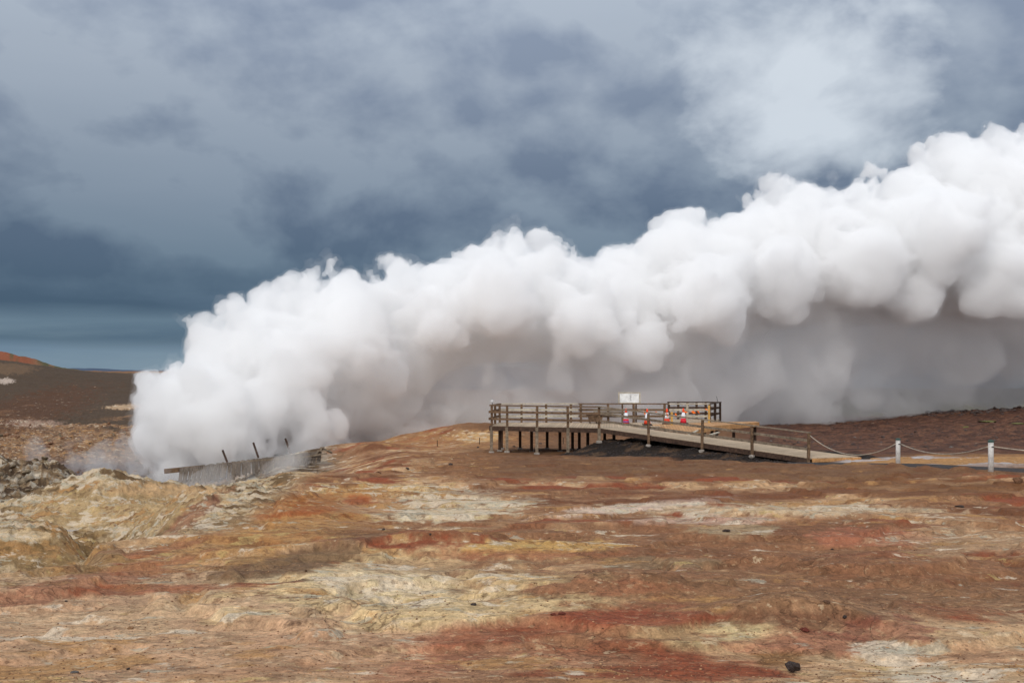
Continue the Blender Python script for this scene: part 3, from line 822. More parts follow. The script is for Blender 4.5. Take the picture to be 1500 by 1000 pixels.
# ------------------------------------------------------------------ bench
bx = W(872, 0, 56.3)
bn = thing('wooden_bench', (bx.x, bx.y, zd), 'low weathered bench on splayed plank ends, standing on the deck left of the cones', 'bench')
bm = BM()
for k in range(4): bar(bm, (-.5, -.21 + k * .14, .47), (.5, -.21 + k * .14, .47), .12, .05)
obj('seat', bm, 'wood_dark', bn)
for s in (-1, 1):
    bm = BM()
    vs = [(s * .42, -.24, .44), (s * .42, .24, .44), (s * .32, .17, 0), (s * .32, -.17, 0)]
    a = [bm.verts.new(v) for v in vs]; b = [bm.verts.new((v[0] - s * .06, v[1], v[2])) for v in vs]
    bm.faces.new(a); bm.faces.new(b[::-1])
    for j in range(4): bm.faces.new((a[j], b[j], b[(j + 1) % 4], a[(j + 1) % 4]))
    obj('leg', bm, 'wood', bn)
for y in (-.2, .2):
    bm = BM(); bar(bm, (-.36, y, .22), (.36, y, .22), .05, .26); obj('side_board', bm, 'wood', bn)
# second pale bench with backrest right of it
bx = W(893, 0, 56.9)
b2 = thing('wooden_bench', (bx.x, bx.y, zd), 'pale slatted bench behind the low dark bench, under the back railing', 'bench')
bm = BM()
for k in range(3): bar(bm, (-.9, -.1 + k * .13, .44), (.9, -.1 + k * .13, .44), .11, .04)
obj('seat', bm, 'wood_grey', b2)
bm = BM()
for k in range(2): bar(bm, (-.9, .26, .58 + k * .15), (.9, .26, .58 + k * .15), .03, .12)
obj('backrest', bm, 'wood_grey', b2)
for s in (-1, 1):
    bm = BM(); bar(bm, (s * .75, .05, 0), (s * .75, .05, .42), .08, .32); obj('leg', bm, 'wood', b2)

# small pale gauge on the corner, thin aerial on the far corner
c = FL
g0 = thing('weather_sensor', (c.x + .1, c.y + .1, zd + 1.1), 'tiny white sensor on the left end of the handrail', 'sensor')
bm = BM(); tube(bm, [(0, 0, 0), (0, 0, .12)], .02, 8); obj('stem', bm, 'metal', g0)
bm = BM(); tube(bm, [(0, 0, .12), (0, 0, .16), (0, 0, .24), (0, 0, .27)], 1, 12, [.05, .075, .075, .03]); obj('housing', bm, 'white', g0)
bm = BM(); p = D(1051, 63.4, 1.0); tube(bm, [p, p + Vector((-.05, 0, .3)), p + Vector((-.09, 0, .34))], .016, 6)
o = obj('aerial', bm, 'metal'); tag(o, 'thin dark rod sticking up from the far right corner post', 'aerial')

# ------------------------------------------------------------------ bollards and ropes
def bollard(x, y, H, lab):
    g = hz(x, y)
    root = thing('bollard', (x, y, g), lab, 'bollard', 'rope bollards along the path')
    bm = BM(); tube(bm, [(0, 0, -.1), (0, 0, H * .5), (0, 0, H)], 1, 20, [.083, .082, .081]); obj('shaft', bm, 'bollard', root, False)
    for p in root.children[0].data.polygons:
        if len(p.vertices) == 4: p.use_smooth = True
    bm = BM(); tube(bm, [(0, 0, H), (0, 0, H + .03), (0, 0, H + .065), (0, 0, H + .08)], 1, 20, [.095, .095, .07, .02]); obj('cap', bm, 'green', root)
    bm = BM(); tube(bm, [(-.02, -.084, H - .14), (.05, -.088, H - .14)], .02, 8); obj('hook', bm, 'metal', root)
    return Vector((x, y, g + H - .14))
b1 = bollard(W(1315.5, 0, 37.2).x, 37.2, 1.0, 'white bollard with green cap half sunk behind a brown mound, nearer the ramp')
b2_ = bollard(W(1451.5, 0, 31.0).x, 31.0, 1.0, 'tallest white bollard with green cap at the right edge of the path')
b3 = bollard(20.2, 28.6, 1.0, 'white bollard just outside the right border of the view')
def rope(p0, p1, sag, lab):
    pts = [Vector(p0).lerp(Vector(p1), i / 28) - Vector((0, 0, sag * 4 * (i / 28) * (1 - i / 28))) for i in range(29)]
    bm = BM(); tube(bm, pts, .018, 7)
    o = obj('rope', bm, 'rope', None, True); tag(o, lab, 'rope', 'sagging ropes between the posts')
endp = Vector((RB[0] - .05, RB[1] - .1, zr1 + 1.0))
rope(endp, b1 + Vector((-.09, 0, 0)), .62, 'thin rope sagging from the last ramp post to the first bollard')
rope(b1 + Vector((.09, 0, 0)), b2_ + Vector((-.09, 0, 0)), .30, 'thin rope sagging between the two white bollards')
rope(b2_ + Vector((.09, 0, 0)), b3, .22, 'thin rope running right from the tallest bollard out of view')

# ------------------------------------------------------------------ collapsed walkway by the vent
cw = thing('collapsed_walkway', D(360, 66, 5.2), 'tilted wreck of an old timber walkway half lost in steam', 'walkway')
A = W(241, 690, 62); B = W(470, 662, 60)
bm = BM(); bar(bm, A, W(300, 684, 61.6), .1, .3); bar(bm, W(237, 708, 62.5), W(300, 701, 62), .12, .12); sub('beam', bm, 'wood', cw)
bm = BM(); bar(bm, W(296, 684, 61.9), B, .12, .16); sub('top_beam', bm, 'wood_ash', cw)
bm = BM(); rr = random.Random(4)
for k in range(74):
    t = k / 73; p = W(265 + 205 * t, 686.5 - 23.5 * t + rr.uniform(-1, 1), 61.7 - 1.6 * t)
    L = 1.15 * (1 - .5 * t) * rr.uniform(.8, 1.1)
    bar(bm, p + Vector((0, 0, .08)), p + Vector((rr.uniform(-.05, .05) - .14 * math.sin(t * 9), -.35, -L)), .115, .03)
sub('deck_boards', bm, 'wood_ash', cw)
bm = BM(); bar(bm, W(352, 676, 61), W(470, 668, 60), .08, .1); sub('lower_beam', bm, 'wood_grey', cw)
for (x0, y0, x1, y1) in ((326, 659, 333, 677), (371, 648, 378.5, 670), (418, 642, 425.5, 664)):
    bm = BM(); bar(bm, W(x0, y0, 61.5), W(x1, y1, 61.2), .09, .09); sub('leaning_post', bm, 'wood_dark', cw)
for k, (x0, y0, x1, y1, w_) in enumerate(((462, 667, 474, 655, .12), (470, 655, 486, 663, .1), (455, 668, 478, 664, .1), (466, 660, 483, 659, .14), (440, 670, 470, 665, .1))):
    bm = BM(); bar(bm, W(x0, y0, 60.2 - .1 * k), W(x1, y1, 59.6 - .1 * k), w_, .08)
    o = obj('broken_timber', bm, 'wood_grey'); tag(o, ['short plank sticking up at the wreck\'s right end', 'plank slanting down right at the end of the wrecked walkway', 'flat plank at the base of the timber heap beside the wreck', 'short thick board across the top of the timber heap', 'long low timber trailing left of the heap'][k], 'timber', 'broken timbers at the wreck end')

for px, py, Y, h_, lab in ((640.5, 660, 66, .42, 'thin stake in the brown ground under the steam, further left'), (702.5, 659, 64, .42, 'thin stake in the ground just left of the platform'), (825, 656, 63, .4, 'thin stake seen between the platform support posts')):
    c = W(px, HZ, Y); g = hz(c.x, c.y); bm = BM(); bar(bm, (c.x, c.y, g - .1), (c.x, c.y, g + h_), .05, .05)
    tag(obj('stake', bm, 'wood_dark'), lab, 'stake', 'small stakes in the ground')

# ------------------------------------------------------------------ rocks
def rock_mesh(name, seed, m, flat=.7, sub_=3, rough=.25):
    bm = BM(); bmesh.ops.create_icosphere(bm, subdivisions=sub_, radius=1)
    r = random.Random(seed)
    planes = [(Vector((r.gauss(0, 1), r.gauss(0, 1), r.gauss(0, 1))).normalized(), r.uniform(.55, .9)) for _ in range(11)]
    for v in bm.verts:
        for n, d in planes:
            k = v.co.dot(n)
            if k > d: v.co -= n * (k - d)
        q = v.co * 1.9
        v.co *= 1 + rough * float(perlin(q.x + q.z * .7 + seed, q.y - q.z * .5, seed))
        v.co.z *= flat
    me = bpy.data.meshes.new(name); bm.to_mesh(me); bm.free(); me.materials.append(M[m])
    return me
def rock(px, Y, r, m, lab, seed, flat=.7, asp=1.2, sink=.25, group=None, cat='rock', rz=None):
    c = W(px, HZ, Y); g = hz(c.x, c.y)
    o = bpy.data.objects.new('rock', rock_mesh('rock', seed, m, flat)); link(o)
    o.location = (c.x, c.y, g + r * flat * (1 - sink * 2)); o.scale = (r * asp, r, r); o.rotation_euler = (0, 0, rz if rz is not None else random.random() * 6)
    tag(o, lab, cat, group); return o
def Yof(px, py):
    # walk down the view ray to the soil
    Y = 4.0
    while Y < 200:
        p = W(px, py, Y)
        if p.z <= hz(p.x, p.y): return Y
        Y *= 1.01
    return Y
def rockp(px, py, rpx, m, lab, seed, **k):
    Y = Yof(px, py); rock(px, Y, rpx * (.75 if rpx < 11 else 1) / F * Y, m, lab, seed, **k)
rockp(1161, 985, 11, 'rock_dark', 'dark upright stone at the bottom edge below the crimson soil', 31, flat=.95, sink=.1, asp=1.05, rz=.4)
rockp(1491, 709, 9, 'rock_brown', 'rounded brown rock beside the path at the right edge', 2, flat=.8)
rockp(191, 923, 7, 'rock_tan', 'flat orange-tan stone lying on pinkish soil, lower left', 3, flat=.4)
rockp(333, 945, 9, 'rock_tan', 'long flat tan stone on brown soil, lower left centre', 4, flat=.35, asp=1.5)
rockp(97, 885, 3, 'rock_dark', 'small black stone on pale pink soil at the left', 5)
rockp(630, 790, 3, 'rock_dark', 'small dark stone below the white crusted patch', 6)
rockp(562, 776, 3, 'rock_dark', 'small dark stone on ochre soil left of the brown hump', 7)
rockp(597, 687, 4, 'rock_dark', 'dark stone in front of the foggy mound', 8)
rockp(660, 681, 4.5, 'rock_dark', 'dark stone left of the platform on brown soil', 9)
rockp(555, 695, 5, 'rock_brown', 'brown flattish stone below the reddish bank', 10)
rockp(1237, 912, 5, 'rock_dark', 'dark stone at the edge of the smooth brown hollow', 12)
rockp(1211, 894, 7, 'rock_brown', 'flat brown slab in the smooth brown hollow', 13, flat=.35, asp=1.4)
rockp(1219, 805, 3, 'rock_dark', 'tiny dark stone in the middle of the brown flat', 14)
rockp(1406, 743, 6, 'rock_dark', 'pair-like dark stone on the red-brown slope at the right', 15, flat=.5, asp=1.6)
rockp(1064, 780, 6, 'rock_dark', 'dark stone at the lip of a grey crust', 16, flat=.5, asp=1.4)
rockp(110, 985, 7, 'rock_grey', 'pale grey flat stone near the lower left corner', 17, flat=.4, asp=1.4)
rockp(188, 983, 4, 'rock_dark', 'small brown-black stone near the bottom left', 18)
rockp(448, 840, 0.1 + 3, 'rock_brown', 'small brown stone beside the dark hollow', 19)
rockp(693, 888, 6, 'rock_dark', 'dark stone on the yellowish slope above the red ridge', 20, flat=.5)
rockp(810, 904, 5, 'rock_red', 'red stone on the crest of the red ridge', 21)
rockp(823, 901, 6, 'rock_red', 'red-brown stone near the top of the red ridge', 22)
rockp(1178, 925, 8, 'rock_red', 'dark red boulder on the crimson mound', 23, flat=.6, asp=1.4)
rockp(700, 657, 2.5, 'rock_dark', 'small dark stone under the left platform edge', 24)
rockp(753, 655, 3, 'rock_dark', 'dark stone between the platform support posts', 25)
rockp(792, 650, 3, 'rock_dark', 'dark stone behind the middle support posts', 26)

# rubble: loose stones nobody could count
def pebble_field(name, n, region, rmin, rmax, m, label, cat, seed, flat=.6):
    r = np.random.default_rng(seed)
    protos = []
    for s in range(5):
        bm = BM(); bmesh.ops.create_icosphere(bm, subdivisions=2 if rmax > .15 else 1, radius=1)
        rr_ = random.Random(seed * 10 + s)
        pl = [(Vector((rr_.gauss(0, 1), rr_.gauss(0, 1), rr_.gauss(0, 1))).normalized(), rr_.uniform(.35, .8)) for _ in range(9)]
        for v in bm.verts:
            for n_, d_ in pl:
                k_ = v.co.dot(n_)
                if k_ > d_: v.co -= n_ * (k_ - d_)
            v.co *= 1 + rr_.uniform(-.10, .10); v.co.z *= flat
        bm.verts.index_update()
        protos.append((np.array([v.co[:] for v in bm.verts]), np.array([[v.index for v in f.verts] for f in bm.faces]))); bm.free()
    px, Y = region(r, n)
    X = (px - 750) / F * Y; Z = height(X, Y)
    V = []; Fc = []; off = 0
    for i in range(len(X)):
        v, f = protos[i % 5]
        s = rmin * (rmax / rmin) ** (r.random() ** 2.2)
        a = r.random() * 6.28; c_, s_ = math.cos(a), math.sin(a)
        q = v * s * np.array([r.uniform(.8, 1.4), r.uniform(.8, 1.2), r.uniform(.7, 1.1)])
        q = np.stack([q[:, 0] * c_ - q[:, 1] * s_, q[:, 0] * s_ + q[:, 1] * c_, q[:, 2]], -1) + np.array([X[i], Y[i], Z[i] + s * .1])
        V.append(q); Fc.append(f + off); off += len(v)
    V = np.concatenate(V).astype(np.float32); Fc = np.concatenate(Fc).astype(np.int32)
    me = bpy.data.meshes.new(name); me.vertices.add(len(V)); me.vertices.foreach_set('co', V.ravel())
    me.loops.add(Fc.size); me.loops.foreach_set('vertex_index', Fc.ravel())
    me.polygons.add(len(Fc)); me.polygons.foreach_set('loop_start', np.arange(0, Fc.size, 3, dtype=np.int32)); me.update(); me.validate()
    me.materials.append(M[m]); o = bpy.data.objects.new(name, me); link(o); tag(o, label, cat, kind='stuff'); return o
def reg(px0, px1, Y0, Y1):
    return lambda r, n: (r.uniform(px0, px1, n), np.exp(r.uniform(math.log(Y0), math.log(Y1), n)))
pebble_field('pebbles', 16000, reg(-200, 1700, 5, 22), .003, .014, 'rock_brown', 'small brown pebbles scattered over the coloured soil', 'pebbles', 1)
pebble_field('pebbles', 12000, reg(-200, 1700, 5, 22), .003, .013, 'rock_tan', 'small tan pebbles scattered over the coloured soil', 'pebbles', 2)
pebble_field('gravel', 5000, lambda r, n: (lambda t, nn: (750 + (RA[0] + (RB[0] - RA[0]) * t + .70 * nn) / (RA[1] + (RB[1] - RA[1]) * t + .71 * nn) * F, RA[1] + (RB[1] - RA[1]) * t + .71 * nn))(r.uniform(-.12, 1.02, n), r.uniform(-2.2, 3.5, n)), .015, .09, 'grit', 'dark lava gravel heaped under the ramp', 'gravel', 3)
pebble_field('rubble', 500, reg(-140, 125, 46, 68), .05, .42, 'rock_mix', 'mottled pale rubble heaped left of the steaming pit', 'rubble', 4, .8)
pebble_field('rubble', 450, reg(-150, 480, 80, 128), .05, .36, 'rock_mix', 'pale rubble on the orange slope behind the pit', 'rubble', 5, .8)
pebble_field('rubble', 900, reg(-150, 480, 80, 128), .05, .5, 'rock_brown', 'brown rubble on the orange slope behind the pit', 'rubble', 6, .8)
pebble_field('rubble', 260, reg(1350, 1750, 100, 112), .15, .5, 'rock_dark', 'dark lava blocks along the crest of the heath', 'rubble', 7, .8)
pebble_field('rubble', 900, reg(1120, 1750, 56, 108), .05, .18, 'rock_dark', 'dark stones strewn over the brown heath', 'rubble', 8, .7)
for k, (px, Y, r_) in enumerate(((1447, 86, .7), (1460, 84, .35), (1478, 80, .4), (1490, 79, .5), (1414, 80, .4))):
    rock(px, Y, r_, 'moss', ['long yellow-green moss patch on the dark heath', 'small moss tuft beside the long moss patch', 'moss tuft between two others on the right heath', 'rightmost moss tuft on the dark heath', 'faint low moss strip, leftmost on the heath'][k], 60 + k, flat=.16, asp=2.2, sink=.1, group='moss tufts on the heath', cat='moss')
for k, (px, py, r_) in enumerate(((1252, 641, 3), (1129.5, 646.5, 2.6), (1393, 656, 3.5))):
    rockp(px, py, r_, 'rock_grey', ['pale stone alone on the dark heath right of the ramp', 'small whitish stone on dark gravel behind the ramp rail', 'grey stone between the two bollards'][k], 70 + k, flat=.6)

# ------------------------------------------------------------------ steam
def vol_mat(name, density, color=(1, 1, 1), aniso=0.0):
    m, nt = mat(name)
    v = N(nt, 'ShaderNodeVolumeScatter'); v.inputs['Color'].default_value = (*color, 1); v.inputs['Density'].default_value = density; v.inputs['Anisotropy'].default_value = aniso
    o = N(nt, 'ShaderNodeOutputMaterial'); nt.links.new(v.outputs[0], o.inputs['Volume'])
    return m
def steam_hull(name, spheres, vox, shells, warp=(), band=1.0, kk=1.2, weight=None, crumbs=True):
    S = np.array(spheres, float)
    lo = (S[:, :3] - S[:, 3:4] * 1.3).min(0) - 1; hi = (S[:, :3] + S[:, 3:4] * 1.3).max(0) + 1
    n = np.ceil((hi - lo) / vox).astype(int)
    BIG = band
    g = np.full(n, BIG, np.float32)
    for x, y, z, r in S:
        a = np.maximum(((np.array([x, y, z]) - r - BIG - lo) / vox).astype(int), 0)
        b = np.minimum(((np.array([x, y, z]) + r + BIG - lo) / vox).astype(int) + 2, n)
        gx = lo[0] + np.arange(a[0], b[0]) * vox - x; gy = lo[1] + np.arange(a[1], b[1]) * vox - y; gz = lo[2] + np.arange(a[2], b[2]) * vox - z
        d = np.sqrt(gx[:, None, None] ** 2 + gy[None, :, None] ** 2 + gz[None, None, :] ** 2) - r
        sl = g[a[0]:b[0], a[1]:b[1], a[2]:b[2]]
        k = vox * kk
        h = np.clip(.5 + .5 * (sl - d) / k, 0, 1)
        g[a[0]:b[0], a[1]:b[1], a[2]:b[2]] = np.maximum(sl * (1 - h) + d * h - k * h * (1 - h), -BIG)
    ii = np.nonzero(np.abs(g) < BIG * .999)
    P3 = np.stack(ii, -1) * vox + lo
    gv = g[ii]
    wt = 1.0 if weight is None else weight(P3)
    for q, (sc, am) in enumerate(warp):
        near = np.abs(gv) < max(am * 3.0, .8)
        n_ = np.abs(perlin3(P3[near] / sc, q * 2.3 + 1))
        gv[near] -= am * (2.0 * n_ - .55) * (wt if weight is None else wt[near])          # round puffs, sharp creases
    g[ii] = np.clip(gv, -BIG, BIG)
    g[0] = g[-1] = BIG; g[:, 0] = g[:, -1] = BIG; g[:, :, 0] = g[:, :, -1] = BIG
    grid = vdb.FloatGrid(BIG); grid.copyFromArray(g); grid.gridClass = vdb.GridClass.LEVEL_SET
    for iso, m, label in shells:
        pts, quads = grid.convertToQuads(iso)
        pts = np.asarray(pts) * vox + lo
        quads = np.asarray(quads).astype(np.int64); lab = np.arange(len(pts))
        for _ in range(400):                            # drop the small loose crumbs
            m4 = lab[quads].min(1); new = lab.copy()
            for c4 in range(4): np.minimum.at(new, quads[:, c4], m4)
            new = new[new]
            if (new == lab).all(): break
            lab = new
        cnt = np.bincount(lab, minlength=len(pts)); keep = cnt[lab] > (max(1500, .03 * cnt.max()) if crumbs else 40)
        quads = quads[keep[quads[:, 0]]]
        mp = np.cumsum(keep) - 1; pts = pts[keep]; quads = mp[quads]
        me = bpy.data.meshes.new(name); me.vertices.add(len(pts)); me.vertices.foreach_set('co', pts.astype(np.float32).ravel())
        q = np.asarray(quads).astype(np.int32)[:, ::-1]
        me.loops.add(q.size); me.loops.foreach_set('vertex_index', np.ascontiguousarray(q).ravel())
        me.polygons.add(len(q)); me.polygons.foreach_set('loop_start', np.arange(0, q.size, 4, dtype=np.int32)); me.update(); me.validate()
        me.materials.append(m)
        o = bpy.data.objects.new(name, me); link(o); tag(o, label, 'steam', kind='stuff')
        print(name, 'verts', len(pts))

R_ = random.Random(21)
def puffs(center, R, n, r0, r1, depth=.85, upper=False):
    out = []
    for _ in range(n):
        v = Vector((R_.gauss(0, 1), R_.gauss(0, 1), R_.gauss(0, 1))).normalized()
        if upper and v.z < -.2: v.z = -v.z
        r = R * R_.uniform(r0, r1)
        out.append((Vector(center) + v * (R * depth), r))
    return out
def mk(cores, n1=14, n2=9, n3=5, upper=False):
    S = []
    for c, R in cores:
        S.append((*c, R))
        for c1, r1 in puffs(c, R, n1, .28, .48, .84, upper and c[0] > -14):
            S.append((*c1, r1))
            for c2, r2 in puffs(c1, r1, n2, .26, .46, .88, upper and c[0] > -14):
                S.append((*c2, r2))
                if n3:
                    for c3, r3 in puffs(c2, r2, n3, .3, .45, .9):
                        S.append((*c3, r3))
    return S
TOP = [(190, 640), (200, 600), (228, 580), (242, 545), (262, 530), (295, 500), (310, 470), (340, 468), (375, 450), (430, 436), (480, 418), (520, 420), (545, 410), (600, 396), (650, 402), (700, 386), (745, 362), (800, 366), (840, 388), (900, 392), (940, 396), (968, 360), (1000, 330), (1045, 336), (1080, 346), (1110, 310), (1140, 292), (1200, 306), (1290, 314), (1340, 284), (1385, 260), (1430, 260), (1480, 246), (1600, 225), (1800, 170)]
BOT = [(190, 690), (240, 712), (300, 708), (400, 694), (470, 674), (520, 640), (570, 590), (620, 556), (700, 534), (800, 536), (900, 556), (980, 548), (1040, 508), (1150, 486), (1300, 480), (1400, 496), (1500, 512), (1800, 520)]
YC = [(190, 76), (300, 78), (500, 85), (1000, 96), (1500, 108), (1800, 114)]
def env(px):
    f_ = lambda T: float(np.interp(px, [a for a, b in T], [b for a, b in T]))
    return f_(TOP), f_(BOT), f_(YC)
cores = []
px = 240
while px < 1780:
    t, b, Y = env(px); half = (b - t) / 2 / F * Y
    hw = min(half, max(px - 198, 8) / 1.3 / F * Y)
    nv = 3 if px < 470 else 1
    for v in range(nv):
        Rp = min(hw, half * .62) / Y * F
        py = (t + b) / 2 if nv == 1 else t + 1.25 * Rp + (b - t - 2.2 * Rp) * v / 2
        if nv == 3: cores.append((W(px, py, Y), Rp * Y / F * .95)); continue
        cores.append((W(px, py, Y), min(hw, half) * (.93 if nv == 1 else .72)))
    for _ in range(7):
        r = half * R_.uniform(.26, .46)
        r = min(r, hw * .7)
        a = R_.uniform(0, 6.283); q = math.sqrt(R_.uniform(.3, 1))
        cz = math.sin(a) * q; cz = cz if px < 480 or cz > -.3 else -cz; cy_ = -abs(math.cos(a)) * q if R_.random() < .8 else abs(math.cos(a)) * q
        x_ = max(px + R_.uniform(-10, 10), 222 + r * 1.2 / Y * F)
        c = W(x_, (t + b) / 2, Y) + Vector((0, cy_ * (half - r), cz * (half - 1.25 * r)))
        cores.append((c, r))
    px += 20
# lobes that stand on the silhouette
lobes = [(264, 612, 34, 75), (252, 650, 27, 74), (256, 684, 27, 74), (280, 548, 27, 77), (270, 580, 27, 75), (274, 534, 12, 77), (432, 640, 34, 79), (470, 640, 32, 80), (290, 520, 26, 77), (325, 484, 28, 79), (322, 466, 14, 79), (304, 480, 14, 79), (272, 620, 42, 72), (330, 590, 52, 73), (310, 650, 34, 71), (420, 545, 56, 76), (520, 500, 54, 79), (380, 625, 40, 73), (450, 610, 44, 76), (640, 470, 46, 83), (730, 440, 58, 85), (850, 470, 52, 86), (940, 500, 40, 88), (1040, 430, 60, 88), (1150, 400, 56, 92), (1260, 390, 62, 93), (1370, 350, 70, 96), (1340, 430, 42, 96), (1460, 400, 66, 98), (600, 425, 32, 86), (890, 425, 32, 90), (380, 447, 14, 81), (405, 450, 13, 82), (352, 472, 20, 80), (440, 428, 16, 83), (485, 404, 15, 84), (470, 410, 12, 84), (508, 412, 9, 85), (548, 412, 11, 87), (575, 402, 13, 87), (606, 396, 12, 88), (640, 402, 10, 89), (690, 385, 16, 91), (752, 352, 15, 92), (738, 362, 14, 92), (782, 356, 12, 93), (812, 366, 13, 94), (840, 384, 13, 94), (893, 380, 12, 93), (910, 382, 11, 93), (948, 384, 11, 94), (992, 332, 20, 96), (1020, 330, 18, 96), (980, 352, 16, 96), (1060, 342, 14, 97), (1085, 345, 12, 97), (1112, 300, 16, 101), (1140, 284, 18, 102), (1165, 290, 14, 102), (1215, 300, 22, 102), (1255, 298, 22, 102), (1310, 276, 22, 104), (1345, 240, 16, 105), (1385, 228, 20, 106), (1420, 230, 15, 106), (1470, 212, 19, 108), (1495, 212, 17, 108)]
S = mk(cores, 9, 5, 0, True)
for px, py, r, Y in lobes:
    rr2 = r / F * Y * (1.35 if r < 25 else 1); c = W(px, py, Y)
    S.append((*c, rr2))
    if r < 25: S.append((*(c + Vector((.2 * rr2, -.3, -.9 * rr2))), rr2 * 1.25)); S.append((*(c + Vector((.3 * rr2, 0, -2.0 * rr2))), rr2 * 1.5))
    for c1, r1 in puffs(c, rr2, 16, .25, .5, .82):
        S.append((*c1, r1))
        for c2, r2 in puffs(c1, r1, 7, .3, .5, .85): S.append((*c2, r2))
print('spheres', len(S))
def plume_weight(P3):
    # puffs stand out on the crest and front; the lee side underneath is drawn out smooth
    pxv = 750 + P3[:, 0] / P3[:, 1] * F; pyv = HZ + (ZC - P3[:, 2]) / P3[:, 1] * F
    t = np.interp(pxv, [a for a, b in TOP], [b for a, b in TOP]); b = np.interp(pxv, [a for a, b in BOT], [b for a, b in BOT])
    return (1 - .8 * sst(.5, .85, (pyv - t) / (b - t)) * sst(440, 560, pxv)).astype(np.float32)
steam_hull('steam_plume', S, .235, [(0.0, vol_mat('dense_steam', .95, (.9955, .9963, 1)), 'dense white steam plume billowing from the vent up to the right'),
    (.30, vol_mat('steam_fringe', .07, (.9965, .997, 1)), 'thin feathered fringe of steam round the dense plume')],
    ((6.0, 1.15), (2.6, .62), (1.15, .36), (.5, .24)), 2.0, 2.5, plume_weight)
# lower, thinner grey steam lying under and behind the plume
low = []
for px, t, b, Y in [(500, 590, 690, 88), (560, 540, 680, 88), (620, 520, 660, 90), (700, 510, 652, 91), (800, 515, 655, 92), (900, 525, 655, 93), (1000, 500, 645, 96), (1060, 480, 640, 101), (1140, 470, 636, 103)]:
    low.append((W(px, (t + b) / 2, Y), (b - t) / 2 / F * Y * 1.1))
steam_hull('low_steam', mk(low, 14, 6, 0), .4, [(0., vol_mat('grey_steam', .22, (.998, .999, 1)), 'soft grey steam lying under the plume behind the platform')], ((5.0, 1.8), (2.2, .8)), 3.0, 3)
low = []
for px, t, b, Y in [(1060, 480, 640, 101), (1160, 460, 634, 104), (1240, 450, 628, 107), (1320, 430, 614, 112), (1400, 410, 598, 118), (1500, 400, 594, 120), (1600, 390, 592, 122), (1720, 380, 592, 124)]:
    low.append((W(px, (t + b) / 2, Y), (b - t) / 2 / F * Y * 1.05))
steam_hull('low_steam', mk(low, 14, 6, 0), .4, [(0., vol_mat('thin_grey_steam', .14, (.998, .9985, 1)), 'thin bluish grey steam over the heath under the right half of the plume')], ((5.0, 1.8), (2.2, .8)), 3.0, 3)
# soft underside of the plume
low = []
for px in range(480, 1760, 55):
    t, b, Y = env(px); c = W(px, b - 12, Y); low.append((c, 50 / F * Y * (1 if px < 1100 else 1.25)))
steam_hull('plume_underside', mk(low, 10, 4, 0), .35, [(0., vol_mat('underside_steam', .20, (.998, .9985, 1)), 'ragged soft steam hanging from the underside of the plume')], ((5.0, 1.6), (2.2, .5)), 3.0, 4)
wisps = []
for px, py, r, Y in [(240, 722, 20, 57), (270, 720, 22, 57), (300, 718, 22, 57), (330, 713, 22, 57), (360, 708, 20, 57), (390, 702, 20, 57), (420, 696, 18, 57), (250, 700, 22, 66), (350, 690, 24, 66), (150, 688, 20, 80), (185, 680, 24, 80), (110, 668, 14, 76), (60, 672, 10, 76), (480, 672, 20, 70), (560, 655, 32, 82), (610, 650, 34, 82), (650, 640, 30, 84), (700, 628, 28, 90), (1420, 612, 8, 118)]:
    wisps.append((W(px, py, Y), r / F * Y * 1.45))
S3 = mk(wisps, 9, 3, 0)
steam_hull('steam_wisp', S3, .3, [(0., vol_mat('faint_steam', .15, (1, 1, 1)), 'faint steam veil creeping over the pit, the wreck and the mounds')], ((3.0, 1.6), (1.3, .9), (.6, .3)), 2.5, 2, None, False)

